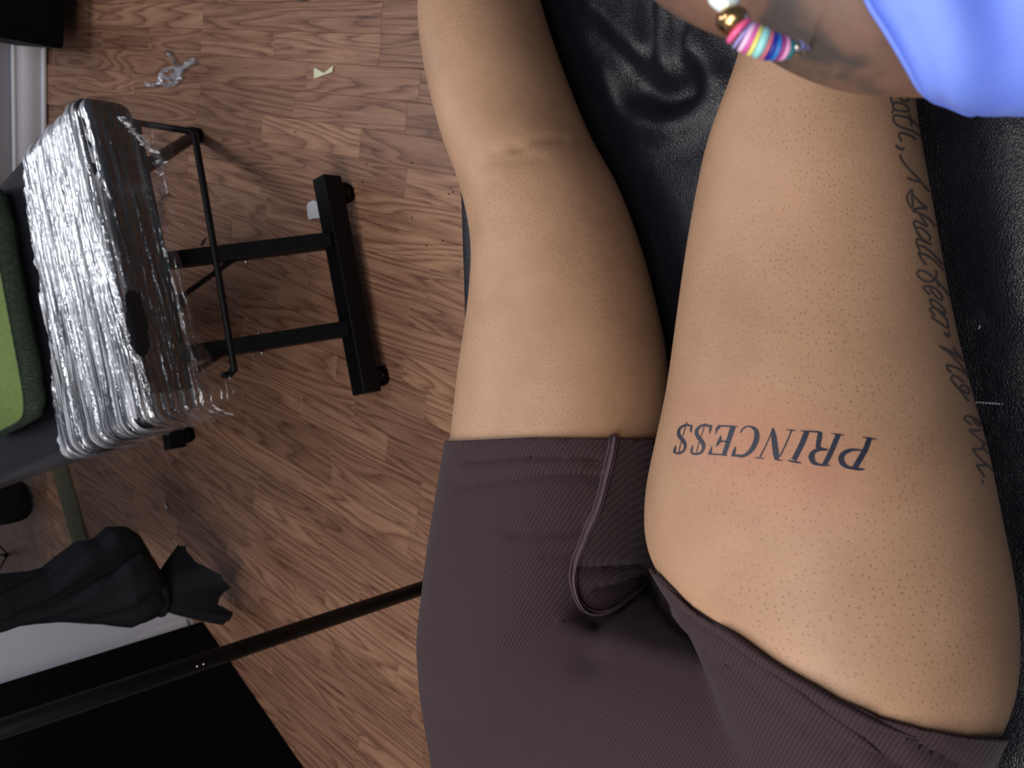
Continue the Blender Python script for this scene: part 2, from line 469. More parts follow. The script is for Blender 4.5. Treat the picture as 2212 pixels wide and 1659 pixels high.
# short back wall beside the doorway
B0 = at_z(440, 1340, 0); C0 = at_z(660, 1659, 0)
vdir = unit((C0 - B0) * np.array([1, 1, 0])); vn = np.array([vdir[1], -vdir[0], 0])       # vn points away from the camera
if np.dot(vn, B0) < 0: vn = -vn
W0 = at_z(285, 1250, 0); W0 = B0 - vdir * abs(np.dot(W0 - B0, vdir))
wb = obox('wall_back', (W0 + (B0 + vdir * 1.5)) / 2 + vn * .11 + np.array([0, 0, 1.3]), vdir, vn, (0, 0, 1), np.linalg.norm(B0 + vdir * 1.5 - W0) / 2, .06, 1.3, WHITEPAINT, None, .002)
tag(wb, 'short white wall beside the curtained doorway', 'wall', kind='structure')

# threshold strip in the doorway and the floor beyond it
ta, tb = at_z(126, 1000, .006), at_z(190, 1230, .006)
tdir = unit(tb - ta)
th = obox('trim_3', (ta + tb) / 2 - tdir * .02, tdir, np.array([-tdir[1], tdir[0], 0]), (0, 0, 1), .42, .075, .005, OLIVE, None, .003)
tag(th, 'ribbed olive threshold strip across the doorway', 'threshold', kind='structure')

# ================================================================== CLIENT'S BED
EY = unit(np.array([-.2211, .9752, 0])); EX = np.array([EY[1], -EY[0], 0])
def be(p): return np.array([np.dot(p, EX), np.dot(p, EY)])
def wb_(x, s, z): return EX * x + EY * s + np.array([0, 0, z])
# ================================================================== CLIENT (person)
def interp(pts):
    P = np.array(sorted(pts, key=lambda p: p[1]), float)
    return lambda y: np.interp(y, P[:, 1], P[:, 0]) if P[0, 1] <= y <= P[-1, 1] else (
        P[0, 0] + (y - P[0, 1]) * (P[1, 0] - P[0, 0]) / (P[1, 1] - P[0, 1]) if y < P[0, 1] else
        P[-1, 0] + (y - P[-1, 1]) * (P[-1, 0] - P[-2, 0]) / (P[-1, 1] - P[-2, 1]))
LL = interp([(905, -400), (897, -120), (898, 0), (903, 80), (918, 160), (940, 250), (968, 340), (988, 390), (1001, 430), (1013, 500), (1019, 550), (1018, 590), (1011, 640), (1001, 700), (990, 780),
             (978, 870), (970, 950), (966, 1000), (957, 1040), (946, 1100), (932, 1180), (922, 1260), (914, 1350), (910, 1420), (912, 1500), (920, 1560), (933, 1610), (945, 1659), (960, 1740), (985, 1900)])
LR = interp([(1120, -400), (1140, -120), (1165, 0), (1185, 60), (1210, 130), (1240, 210), (1268, 280), (1290, 320), (1330, 390), (1360, 460), (1385, 530), (1402, 590), (1420, 660), (1435, 720),
             (1444, 770), (1448, 850), (1442, 950), (1430, 1050), (1415, 1150), (1400, 1250), (1390, 1400)])
RL = interp([(1640, -300), (1625, -50), (1600, 105), (1590, 130), (1575, 170), (1555, 220), (1540, 260), (1520, 330), (1505, 400), (1490, 480), (1477, 560), (1468, 640), (1458, 700), (1448, 770),
             (1437, 850), (1424, 920), (1410, 980), (1398, 1040), (1390, 1100), (1388, 1140), (1393, 1180), (1406, 1215), (1425, 1245), (1470, 1300), (1520, 1400), (1560, 1500), (1600, 1620)])
RR = interp([(1960, -300), (1965, -50), (1975, 150), (1980, 205), (1985, 260), (2000, 340), (2010, 400), (2022, 460), (2035, 540), (2050, 630), (2070, 720), (2090, 810), (2115, 890), (2135, 960),
             (2150, 1040), (2165, 1110), (2180, 1180), (2195, 1260), (2203, 1330), (2208, 1400), (2207, 1440), (2198, 1490), (2180, 1540), (2158, 1580), (2150, 1620), (2142, 1659), (2120, 1760), (2090, 1900)])
TH = np.linspace(0, 2 * np.pi, 48, endpoint=False)
def ring_pts(cx, a, s, cz, b, e=2.25, tilt=0.0):
    c, sn = np.cos(TH), np.sin(TH)
    x = np.sign(c) * np.abs(c) ** (2 / e); z = np.sign(sn) * np.abs(sn) ** (2 / e)
    z = np.where(z < 0, z * .92, z)
    return (cx + a * x)[:, None] * EX + (s + tilt * z)[:, None] * EY + np.stack([0 * x, 0 * x, cz + b * z], 1)
def solve_ring(s, cz, b, fl, fr, e=2.25):
    m0 = WB = None
    cx, a = -.25, .09
    # start from the plane z = cz
    def res(v):
        P = proj(ring_pts(v[0], v[1], s, cz, b, e))
        i, j = P[:, 0].argmin(), P[:, 0].argmax()
        return np.array([P[i, 0] - fl(P[i, 1]), P[j, 0] - fr(P[j, 1])])
    v = np.array([cx, a])
    for _ in range(25):
        r = res(v); J = np.stack([(res(v + np.array([1e-5, 0])) - r) / 1e-5, (res(v + np.array([0, 1e-5])) - r) / 1e-5], 1)
        try: dv = np.linalg.solve(J, r)
        except np.linalg.LinAlgError: break
        dv = np.clip(dv, -.05, .05); v = v - dv; v[1] = max(v[1], .02)
        if np.abs(r).max() < .05: break
    return v
def s_of(px, py, z): return be(at_z(px, py, z))[1]
def leg_loft(rowspec, fl, fr, e=2.25):
    out = []
    for py, b, lift in rowspec:
        cz = ZB + b * .93 + lift
        s = s_of((fl(py) + fr(py)) / 2, py, cz)
        cx, a = solve_ring(s, cz, b, fl, fr, e)
        out.append((s, cx, a, cz, b))
    return out
def loft_mesh(st, e=2.25, n=60):
    S = spline(st, n)
    V = []; F = []
    for (s, cx, a, cz, b) in S: V += list(ring_pts(cx, a, s, cz, b, e))
    k = len(TH); F = grid_faces(len(S), k, True)
    F.append(tuple(range(k))); F.append(tuple(range((len(S) - 1) * k, len(S) * k)))
    return V, F
Lst = leg_loft([(1400, .098, .0), (1250, .098, .0), (1100, .095, 0), (945, .09, 0), (800, .084, 0), (650, .077, 0), (520, .071, .002), (400, .066, .004), (300, .064, .006), (180, .062, .004), (60, .060, .0), (-60, .057, -.004)], LL, LR)
Rst = leg_loft([(1540, .098, .0), (1440, .104, 0), (1320, .106, 0), (1200, .105, 0), (1080, .102, 0), (960, .098, 0), (840, .092, 0), (700, .084, 0), (560, .076, 0), (420, .070, .002), (280, .067, .004), (140, .066, .006), (20, .063, .003)], RL, RR)
print('LEFT', [tuple(round(float(q), 3) for q in t) for t in Lst]); print('RIGHT', [tuple(round(float(q), 3) for q in t) for t in Rst])
# pelvis and belly
def torso(specs):
    out = []
    for sx, b, lift in specs:
        cz = ZB + b * .93 + lift
        cx, a = solve_ring(sx, cz, b, LL, RR, 2.5)
        out.append((sx, cx, a, cz, b))
    return out
sP = s_of(1500, 1560, ZB + .09)
print('sP', sP)
# lower legs and feet beyond the frame
def extend(st, dirx, n, foot):
    s, cx, a, cz, b = st[-1]
    sl = (st[-1][1] - st[-3][1]) / (st[-1][0] - st[-3][0])
    for k, (ds_, fa, fb) in enumerate(((.08, 1.0, 1.0), (.16, .88, .9), (.24, .72, .75), (.29, .62, .7))):
        st.append((s + ds_, cx + sl * ds_ * .8, a * fa, ZB + b * fb * .9, b * fb))
extend(Lst, 0, 4, True); extend(Rst, 0, 4, True)
# round the hip ends off inside the pelvis
for st, sg in ((Lst, 1), (Rst, -1)):
    s0, cx0, a0, cz0, b0 = st[0]
    st.insert(0, (s0 - .03, cx0 + sg * .012, a0 * .86, cz0 - .004, b0 * .92)); st.insert(0, (s0 - .075, cx0 + sg * .035, a0 * .55, cz0 - .012, b0 * .72)); st.insert(0, (s0 - .105, cx0 + sg * .05, a0 * .2, cz0 - .02, b0 * .4))
def foot_mesh(st):
    s, cx, a, cz, b = st[-1]
    pts = []
    for t, ra, rb, zz in ((0, .032, .036, .04), (.03, .036, .05, .055), (.06, .04, .075, .08), (.085, .042, .105, .105), (.10, .035, .11, .115)):
        pts.append((s + t - .02, cx + .25 * t, ra, ZB + zz, rb))
    return loft_mesh(pts, 2.2, 16)
Tst = torso([(-.235, .080, 0), (-.27, .092, 0), (-.32, .100, 0), (-.38, .102, .002), (-.46, .100, .006), (-.58, .102, .012), (-.74, .108, .03), (-.9, .10, .06)])
print('TORSO', [tuple(round(float(q), 3) for q in t) for t in Tst])
body_me = remeshed('person', [loft_mesh(Lst), loft_mesh(Rst), loft_mesh(Tst, 2.5, 40), foot_mesh(Lst), foot_mesh(Rst)], .0032, 14)
body_me.materials.append(SKIN)
person = bpy.data.objects.new('person', body_me); COL.objects.link(person)
tag(person, 'client in plum ribbed shorts with lettered thigh tattoos lying on bed', 'person')
# folds pressed into the knit: shallow creases along photographed lines
creases = [([(1060, 330), (1110, 318), (1160, 300), (1215, 298)], -0.0014, .0040), ([(1112, 318), (1124, 318)], -.0013, .0040), ([(1040, 352), (1100, 345), (1170, 340)], -.0009, .004), ([(1020, 1000), (1100, 990), (1200, 987), (1285, 990)], -0.0020, .0040), ([(1010, 1012), (1100, 1003), (1250, 1000)], 0.0015, .0040),
           ([(1000, 1050), (1100, 1034), (1200, 1022), (1290, 1026)], -0.0022, .0040), ([(1110, 1155), (1200, 1150), (1255, 1145)], -0.0020, .0040),
           ([(1090, 1145), (1180, 1136), (1260, 1125)], -0.0013, .0040), ([(1160, 1120), (1250, 1112)], -0.0013, .0040),
           ([(1180, 1195), (1240, 1190)], -0.0015, .0040), ([(1240, 1225), (1320, 1222), (1390, 1218)], -0.0037, .0040), ([(1290, 1270), (1340, 1258), (1390, 1240)], -.004, .004),
           ([(1290, 1345), (1330, 1330), (1370, 1290), (1400, 1250)], -.0040, .0050), ([(1255, 1300), (1280, 1350), (1275, 1420)], -.004, .012),
           ([(1470, 1318), (1490, 1333), (1584, 1400), (1695, 1483), (1813, 1574), (1951, 1656)], -.0042, .0042),
           ([(1403, 1272), (1425, 1310), (1470, 1361), (1537, 1412), (1616, 1467), (1714, 1546), (1833, 1629)], -.0034, .0045),
           ([(1691, 1467), (1774, 1526), (1852, 1581), (1931, 1613)], -.0024, .0038),
           ([(1892, 1558), (1971, 1593), (2069, 1648)], -.0020, .0042)]
bmb = bmesh.new(); bmb.from_mesh(body_me); bmb.normal_update()
vv = np.array([v.co[:] for v in bmb.verts]); vnn = np.array([v.normal[:] for v in bmb.verts]); vp = proj(vv); off = np.zeros(len(vv))
facing = np.clip(-((vv - CAM) * vnn).sum(1) / np.linalg.norm(vv - CAM, axis=1) * 4, 0, 1)
dep = np.clip((vv - CAM) @ WC[2], .2, 2)
for pts, amp, wd in creases:
    P = spline(pts, 40); D = np.full(len(vv), 1e9)
    for a in P: D = np.minimum(D, np.hypot(vp[:, 0] - a[0], vp[:, 1] - a[1]))
    off += amp * np.exp(-((D * dep / FPX) / wd) ** 2)
off *= facing
for v, o_ in zip(bmb.verts, off): v.co += v.normal * float(o_)
bmb.normal_update(); bmb.to_mesh(body_me)
for p in body_me.polygons: p.use_smooth = True
def skin_map(co):
    S_ = co @ EY; X_ = co @ EX
    def leg(st):
        st = sorted(st); q = np.array([[float(t) for t in r] for r in st]); f = lambda k: np.interp(S_, q[:, 0], q[:, k])
        return f(1), f(3), f(2)
    lcx, lcz, la = leg(Lst); rcx, rcz, ra = leg(Rst)
    left = X_ < (lcx + la + rcx - ra) / 2
    cx_ = np.where(left, lcx, rcx); cz_ = np.where(left, lcz, rcz)
    ang = np.arctan2(X_ - cx_, co[:, 2] - cz_)
    return np.stack([ang * .105 + np.where(left, 3, 0), S_, 0 * S_], 1)
at_ = body_me.attributes.new('skin_map', 'FLOAT_VECTOR', 'POINT')
at_.data.foreach_set('vector', skin_map(np.array([v.co[:] for v in bmb.verts])).astype(np.float32).ravel())
BVH = BVHTree.FromBMesh(bmb)
def on_skin(px, py, off=.0003):
    w = Vector(ray(px, py)).normalized()
    loc, nor, idx, d = BVH.ray_cast(Vector(CAM), w)
    if loc is None: return None
    if nor.dot(w) > 0: nor = -nor
    return np.array(loc + nor * off), np.array(nor)

# ---- bed under the client
edge = be((at_z(1002, 430, ZB - .02) + at_z(1013, 560, ZB - .02)) / 2)[0]
BX0, BX1, BS0, BS1 = edge, edge + .74, -1.0, .80
bed = empty('tattoo_bed', wb_((BX0 + BX1) / 2, -.1, 0))
tag(bed, 'black leather tattoo bed the client lies on', 'tattoo bed')
xs = np.concatenate([[BX0, BX0 + .001, BX0 + .004, BX0 + .009, BX0 + .016], np.arange(BX0 + .024, BX1 - .02, .0042), [BX1 - .016, BX1 - .009, BX1 - .004, BX1 - .001, BX1]])
ss = np.concatenate([np.arange(BS0, -.5, .04), np.arange(-.5, .30, .0042), np.arange(.30, BS1 + .001, .04)])
XX, SS = np.meshgrid(xs, ss, indexing='ij')
def plx(q): return be(at_z(q[0], q[1], ZB))
def seg_dist(pts):
    D = np.full(XX.shape, 9.0)
    P = [plx(p) for p in pts]
    for a, b in zip(P[:-1], P[1:]):
        d = b - a; t = np.clip(((XX - a[0]) * d[0] + (SS - a[1]) * d[1]) / (d @ d + 1e-12), 0, 1)
        D = np.minimum(D, np.hypot(XX - a[0] - t * d[0], SS - a[1] - t * d[1]))
    return D
Z = np.zeros(XX.shape)
for pts, amp, wd in [
    ([(1310, 165), (1345, 222), (1395, 256), (1450, 266), (1505, 246), (1550, 195)], .011, .010),
    ([(1285, 5), (1330, 52), (1372, 92), (1402, 128)], .011, .0075),
    ([(1372, 15), (1398, 66), (1412, 112)], .007, .005),
    ([(1446, -20), (1447, 90), (1448, 165)], .012, .007),
    ([(1505, 95), (1540, 145), (1575, 182)], .009, .008),
    ([(1478, 150), (1510, 110), (1530, 40)], .006, .007),
    ([(1424, -20), (1424, 130)], -.009, .006),
    ([(1300, 70), (1345, 122), (1400, 160)], -.009, .008),
    ([(1480, 60), (1485, 130)], -.006, .008),
    ([(1375, 200), (1440, 214), (1495, 198)], -.028, .014),
    ([(1400, 320), (1460, 335), (1520, 320)], -.004, .012),
    ([(2085, 712), (2110, 722), (2160, 750)], -.004, .004),
    ([(2130, 700), (2212, 725)], -.006, .006),
    ([(2140, 740), (2230, 738)], .005, .008),
    ([(2100, 868), (2230, 876)], -.003, .005),
    ([(2190, 300), (2200, 600)], .006, .03),
    ([(1600, 700), (2000, 705)], -.004, .02)]:
    Z += amp * np.exp(-(seg_dist(pts) / wd) ** 2)
nz = np.vectorize(lambda a, b: fbm(a * 9, b * 9, 3.1, 3))(XX[::3, ::3], SS[::3, ::3])
Z += .0022 * np.repeat(np.repeat(nz, 3, 0), 3, 1)[:XX.shape[0], :XX.shape[1]]
ker = np.array([.25, .5, .25])
for _ in range(3):
    Z[1:-1] = .25 * Z[:-2] + .5 * Z[1:-1] + .25 * Z[2:]
    Z[:, 1:-1] = .25 * Z[:, :-2] + .5 * Z[:, 1:-1] + .25 * Z[:, 2:]
for st in (Lst, Rst, Tst):
    q = np.array(sorted([[float(t) for t in r] for r in st]))
    inside = (SS > q[0, 0] - .02) & (SS < q[-1, 0] + .02)
    gp = np.abs(XX - np.interp(SS, q[:, 0], q[:, 1])) - .72 * np.interp(SS, q[:, 0], q[:, 2])
    w_ = np.where(inside, np.exp(-(np.maximum(gp, 0) / .036) ** 2), 0)
    press = w_ if st is Lst else np.maximum(press, w_)
rim = np.clip(np.minimum(XX - BX0, BX1 - XX) / .12, 0, 1); rim = rim * rim * (3 - 2 * rim)
Z = Z * (1 - .8 * press) + .011 * (1 - press) * rim - .0015 * press
dx = np.minimum(XX - BX0, BX1 - XX); ds = np.minimum(SS - BS0, BS1 - SS)
def roundover(d, r): return np.where(d < r, r - np.sqrt(np.maximum(0, r * r - (r - d) ** 2)), 0)
ZT = ZB + Z - roundover(dx, .024) - roundover(ds, .024)
V = [wb_(XX[i, j], SS[i, j], ZT[i, j]) for i in range(len(xs)) for j in range(len(ss))]
n_, m_ = len(xs), len(ss)
F = grid_faces(n_, m_)
ring = [i * m_ for i in range(n_)] + [(n_ - 1) * m_ + j for j in range(1, m_)] + [i * m_ + m_ - 1 for i in range(n_ - 2, -1, -1)] + [j for j in range(m_ - 2, 0, -1)]
base = len(V)
for i in ring: V.append(np.array([V[i][0], V[i][1], ZB - .095]))
for a in range(len(ring)):
    b = (a + 1) % len(ring); F.append((ring[a], ring[b], base + b, base + a))
F.append(tuple(base + a for a in range(len(ring))))
mk('mattress', V, F, LEATHER, bed)
pipe = [wb_(BX0 - .001, s, ZB - .022) for s in np.linspace(BS0 + .02, BS1 - .02, 60)]
tube('piping', pipe, .0042, LEATHER, bed, 8)
tube('piping', [p - np.array([0, 0, .068]) for p in pipe], .004, LEATHER, bed, 8)
obox('bed_frame', wb_((BX0 + BX1) / 2, -.1, ZB - .125), EX, EY, (0, 0, 1), (BX1 - BX0) / 2 - .05, .82, .028, METAL, bed)
for x in (BX0 + .12, BX1 - .12):
    for s in (-.75, .55):
        tube('leg', [wb_(x, s, .004), wb_(x, s, ZB - .14)], .022, METAL, bed, 14)
# visible stitching across the mattress
pa, pb = at_z(2100, 868, ZB + .0005), at_z(2230, 877, ZB + .0005)
st_me = None
nst = 18
for i in range(nst):
    a = pa + (pb - pa) * (i + .15) / nst; b = pa + (pb - pa) * (i + .62) / nst
    pts = [a + np.array([0, 0, -.0012]), (a + b) / 2 + np.array([0, 0, .0008]), b + np.array([0, 0, -.0012])]
    tube('stitch', spline(pts, 5), .0008, THREAD, bed, 6)
for q, s in (((2112, 608), .0026), ((2088, 605), .0009), ((2128, 556), .0012), ((2116, 706), .0012)):
    c = at_z(q[0], q[1], ZB + .001)
    V, F = [], []
    for k in range(9):
        a = 2 * math.pi * k / 9; rr = s * (1 + .35 * math.sin(3 * a + s * 900))
        V.append(c + np.array([math.cos(a) * rr * .6, math.sin(a) * rr * 1.4, 0]))
    V.append(c + np.array([0, 0, .0006])); F = [(k, (k + 1) % 9, 9) for k in range(9)]
    mk('scuff', V, F, THREAD, bed)

# ---- shorts: cut cleanly out of the body surface along the photographed hems
def cam_plane(a, b):
    return unit(np.cross(ray(*a), ray(*b)))
sh = bmb.copy()
hem_left = [(920, 957), (1150, 945), (1460, 947)]
hem_right = [(1392, 1190), (1412, 1222), (1432, 1247), (1500, 1310), (1600, 1377), (1700, 1444), (1800, 1500), (1900, 1542), (2000, 1571), (2080, 1587), (2190, 1590)]
for poly in (hem_left, hem_right):
    for a, b in zip(poly[:-1], poly[1:]):
        bmesh.ops.bisect_plane(sh, geom=sh.verts[:] + sh.edges[:] + sh.faces[:], plane_co=Vector(CAM), plane_no=Vector(cam_plane(a, b)), dist=1e-5)
sh.faces.ensure_lookup_table()
hlx, hly = zip(*hem_left); hrx, hry = zip(*hem_right)
cent = np.array([f.calc_center_median()[:] for f in sh.faces]); cp = proj(cent)
sx = cent @ EX
# which leg a face belongs to: split along the line between the thighs
lx = np.array([t[1] for t in sorted(Lst)]); ls = np.array([t[0] for t in sorted(Lst)]); rx = np.array([t[1] for t in sorted(Rst)]); rs = np.array([t[0] for t in sorted(Rst)])
sC = cent @ EY
mid = (np.interp(sC, ls, lx + np.array([t[2] for t in sorted(Lst)])) + np.interp(sC, rs, rx - np.array([t[2] for t in sorted(Rst)]))) / 2
is_left = sx < mid
keep = np.where(is_left, cp[:, 1] > np.interp(cp[:, 0], hlx, hly), cp[:, 1] > np.interp(cp[:, 0], hrx, hry))
keep &= ~(is_left & (cp[:, 0] > 1405) & (cp[:, 1] < 1100) & (sC > -.12))
bmesh.ops.delete(sh, geom=[f for f, k in zip(sh.faces[:], keep) if not k], context='FACES')
# drop stray islands
def islands(bm):
    seen = set(); out = []
    for f in bm.faces:
        if f in seen: continue
        st = [f]; seen.add(f); comp = []
        while st:
            g = st.pop(); comp.append(g)
            for e in g.edges:
                for q in e.link_faces:
                    if q not in seen: seen.add(q); st.append(q)
        out.append(comp)
    return out
comps = sorted(islands(sh), key=len)
for c in comps[:-1]: bmesh.ops.delete(sh, geom=c, context='FACES')
sh.normal_update()
for v in sh.verts: v.co += v.normal * .0022
sm = bpy.data.meshes.new('shorts'); sh.to_mesh(sm); sh.free()
sm.materials.append(SHORTS)
for p in sm.polygons: p.use_smooth = True
shorts = bpy.data.objects.new('shorts', sm); COL.objects.link(shorts); shorts.parent = person
sol = shorts.modifiers.new('thickness', 'SOLIDIFY'); sol.thickness = .0016; sol.offset = 1
shorts['label'] = 'plum ribbed knit bike shorts'
bms = bmesh.new(); bms.from_mesh(sm); BVS = BVHTree.FromBMesh(bms); bms.free()
def on_cloth(px, py, offs=.001):
    w = Vector(ray(px, py)).normalized()
    best = None
    for T in (BVS, BVH):
        loc, nor, idx, d = T.ray_cast(Vector(CAM), w)
        if loc is not None and (best is None or d < best[2]):
            if nor.dot(w) > 0: nor = -nor
            best = (loc, nor, d)
    if best is None: return None
    return np.array(best[0] + best[1] * offs), np.array(best[1])
def px_path(pts, n, offs):
    out = []
    for q in spline(pts, n):
        r = on_cloth(q[0], q[1], offs)
        if r is not None: out.append(r[0])
    out = np.array(out)
    for _ in range(2):
        out[1:-1] = .25 * out[:-2] + .5 * out[1:-1] + .25 * out[2:]
    return out
def seam_tube(name, pts, rad, off_, n=60, flat=.55, mat=SEAM):
    P = px_path(pts, n, off_)
    return tube(name, P, rad, mat, shorts, 8, False, flat, (0, 0, 1))
gus = [(1320, 941), (1313, 985), (1300, 1040), (1284, 1095), (1262, 1150), (1243, 1195), (1233, 1230), (1236, 1270), (1250, 1308), (1272, 1328), (1300, 1331), (1330, 1315), (1360, 1283), (1392, 1262)]
seam_tube('seam', gus, .0036, .0022, 90, .30, SEAM)
for dxp in (-8, 0, 8):
    seam_tube('seam_thread', [(x + dxp * (1 if y < 1240 else .7), y - (0 if y < 1290 else dxp * .6)) for x, y in gus], .0007, .0034, 120)
# flat hem line of the left leg and a rolled cuff on the right leg
seam_tube('hem_stitch', [(962, 1012), (1050, 1004), (1180, 997), (1300, 1000), (1396, 1008)], .0006, .0014, 50, .6, SHORTS)
def roll(pts, rad, offs, n=70, flat=.8):
    P = px_path(pts, n, offs); t = np.linspace(0, 1, len(P))
    R = rad * np.minimum(1, np.minimum(t * 9 + .25, (1 - t) * 4)) * (1 + .10 * np.sin(t * 40))
    return tube('rolled_cuff', P, R, SHORTS, shorts, 14, False, flat, (0, 0, 1))
roll([(1400, 1212), (1414, 1232), (1442, 1264), (1500, 1317), (1562, 1360), (1652, 1425), (1752, 1488), (1850, 1542), (1945, 1582), (2040, 1604)], .0046, .0008, 80, .65)
roll([(1402, 1232), (1416, 1266), (1448, 1305), (1498, 1352), (1560, 1398), (1650, 1463), (1760, 1542), (1880, 1622), (1960, 1675)], .0078, -.0004, 80, .42)
# ---- lettering tattoos, traced on the skin
def ribbon_data(P, step=2.0):
    """P: list of (px, py, width px) -> grid on the skin"""
    P = np.asarray(P, float)
    L = np.hypot(np.diff(P[:, 0]), np.diff(P[:, 1])).sum()
    S = spline(P, max(4, int(L / step)))
    T = np.gradient(S[:, :2], axis=0); T /= np.linalg.norm(T, axis=1)[:, None] + 1e-9
    N = np.stack([-T[:, 1], T[:, 0]], 1)
    k = 4; V = []; F = []; idx = {}
    for i in range(len(S)):
        for j in range(k + 1):
            q = S[i, :2] + N[i] * S[i, 2] * (j / k - .5)
            r = on_skin(q[0], q[1], .00035)
            if r is not None:
                idx[i, j] = len(V); V.append(r[0])
    for i in range(len(S) - 1):
        for j in range(k):
            ks = [(i, j), (i, j + 1), (i + 1, j + 1), (i + 1, j)]
            if all(q in idx for q in ks):
                f = [idx[q] for q in ks]
                e = max(np.linalg.norm(V[f[a]] - V[f[(a + 1) % 4]]) for a in range(4))
                if e < .008: F.append(f)
    return V, F
def tattoo(name, strokes, mat, x0, y0, sc, w0=None, label=None):
    V = []; F = []
    for st in strokes:
        P = [(x0 + p[0] * sc, y0 + p[1] * sc, (p[2] if len(p) > 2 else w0) * sc) for p in st]
        v, f = ribbon_data(P)
        o = len(V); V += v; F += [tuple(i + o for i in g) for g in f]
    o = mk(name, V, F, mat, person)
    return o
SA = 240 / 2212
XB = 2027.7                                       # offset of the second crop in zoomed units
def shift(st): return [(p[0] + XB, p[1], p[2]) for p in st]
letters = {
 'dollar_a': [[(505, 275, 20), (460, 275, 36), (400, 262, 38), (330, 285, 42), (265, 340, 52), (242, 420, 62), (265, 490, 70), (320, 560, 75), (365, 630, 62), (375, 700, 52), (345, 770, 42), (280, 820, 38), (220, 826, 36), (150, 806, 28)],
              [(512, 266, 16), (492, 335, 42), (487, 415, 12)], [(150, 818, 22), (168, 755, 46), (190, 668, 12)],
              [(412, 200, 14), (385, 280, 17), (368, 345, 17), (330, 480, 15)], [(298, 590, 15), (270, 700, 17), (248, 805, 17)]],
 'dollar_b': [[(895, 275, 26), (840, 286, 42), (770, 262, 42), (690, 280, 44), (620, 340, 58), (597, 420, 66), (635, 500, 76), (700, 590, 84), (740, 670, 72), (730, 750, 54), (680, 815, 42), (600, 842, 38), (530, 832, 36), (485, 816, 26)],
              [(906, 260, 16), (876, 340, 48), (855, 438, 12)], [(490, 822, 22), (506, 750, 42), (522, 672, 12)],
              [(780, 230, 14), (750, 300, 17), (715, 420, 15), (690, 490, 14)], [(646, 600, 14), (625, 700, 16), (598, 812, 16)]],
 'letter_e': [[(1328, 285, 105), (1235, 580, 92), (1142, 865, 82)], [(1425, 292, 12), (1250, 288, 26), (1030, 277, 28)], [(1060, 285, 60), (1015, 330, 56), (990, 395, 28), (977, 448, 8)],
              [(1210, 592, 40), (1120, 588, 26), (1060, 590, 30)], [(1078, 468, 8), (1066, 560, 62), (1025, 630, 52), (998, 694, 8)],
              [(1208, 869, 20), (1080, 853, 24), (850, 838, 32)], [(838, 842, 34), (872, 800, 52), (890, 740, 32), (906, 680, 8)]],
 'letter_c': [[(1470, 418, 22), (1520, 338, 28), (1590, 297, 26), (1660, 292, 28), (1742, 332, 60), (1790, 400, 88), (1797, 500, 102), (1772, 610, 102), (1710, 730, 92), (1620, 830, 72), (1510, 880, 52), (1400, 870, 46), (1312, 872, 34)],
              [(1300, 885, 20), (1345, 800, 64), (1372, 690, 14)]],
 'letter_n': [shift([(85, 320, 22), (95, 400, 72), (112, 520, 104), (132, 700, 112), (152, 850, 112), (168, 952, 70)]), [(2095, 400, 26), (2000, 620, 23), (1865, 895, 30)], [(1765, 910, 14), (1860, 920, 22), (1948, 936, 10)],
              shift([(455, 375, 32), (400, 520, 28), (310, 720, 26), (222, 892, 32)]), shift([(355, 357, 12), (450, 366, 20), (548, 381, 10)]), shift([(120, 940, 22), (200, 960, 22), (292, 966, 8)])],
 'letter_i': [shift([(762, 395, 112), (660, 650, 106), (508, 955, 106)]), shift([(375, 967, 10), (470, 986, 36), (560, 1002, 36), (652, 1022, 18)]), shift([(630, 378, 12), (760, 388, 24), (900, 396, 28)])],
 'letter_r': [shift([(880, 395, 26), (1000, 404, 34), (1060, 432, 42)]), shift([(1030, 425, 92), (1012, 520, 102), (996, 620, 96), (985, 690, 92), (1010, 742, 50)]), shift([(985, 700, 60), (1060, 740, 52), (1185, 757, 24)]),
              shift([(1180, 758, 30), (1050, 752, 46), (930, 780, 72), (862, 860, 112), (862, 930, 116), (902, 1010, 82), (1000, 1050, 42), (1100, 1060, 42), (1228, 1072, 10)]), shift([(1387, 455, 102), (1290, 690, 102), (1210, 870, 102), (1115, 1050, 96)]), shift([(1238, 430, 8), (1380, 450, 26), (1518, 466, 8)])],
 'letter_p': [shift([(1855, 768, 25), (1700, 755, 42), (1560, 790, 78), (1468, 860, 104), (1446, 940, 116), (1476, 1030, 102), (1560, 1095, 62), (1680, 1125, 52), (1830, 1146, 46), (1918, 1138, 10)]), shift([(2006, 525, 106), (1930, 740, 106), (1840, 900, 112), (1715, 1115, 112)]), shift([(1858, 504, 8), (2000, 525, 26), (2162, 549, 8)])]}
for k, st in letters.items():
    tattoo('tattoo_letter', st, INK, 1440, 890, SA)
SC = 120 / 905
def word(x0, y0, st, w=34): return tattoo('tattoo_script', st, OLDINK, x0, y0, SC, w)
word(1900, 200, [[(165, 40), (190, 150), (215, 220)], [(310, 40), (350, 120), (420, 150), (462, 110), (450, 40)], [(200, 200), (250, 170), (360, 185), (440, 230), (475, 290), (420, 310), (300, 300), (220, 290), (200, 345)], [(215, 200), (215, 260), (250, 300)],
                 [(640, 560), (590, 510), (520, 450), (440, 410), (330, 385), (240, 375), (215, 410), (230, 480), (280, 540)], [(480, 355), (500, 440), (520, 545)],
                 [(275, 540), (380, 580), (500, 620), (600, 670), (668, 720)], [(590, 775), (540, 730), (450, 690), (350, 660), (310, 672), (320, 740), (358, 805)], [(255, 865, 45), (300, 908, 45), (350, 928, 45), (400, 915, 40)]])
word(1900, 200, [[(328, 1015), (342, 1080), (420, 1190), (520, 1300), (620, 1400), (700, 1500), (805, 1615)], [(440, 1395), (540, 1430), (640, 1460)]])
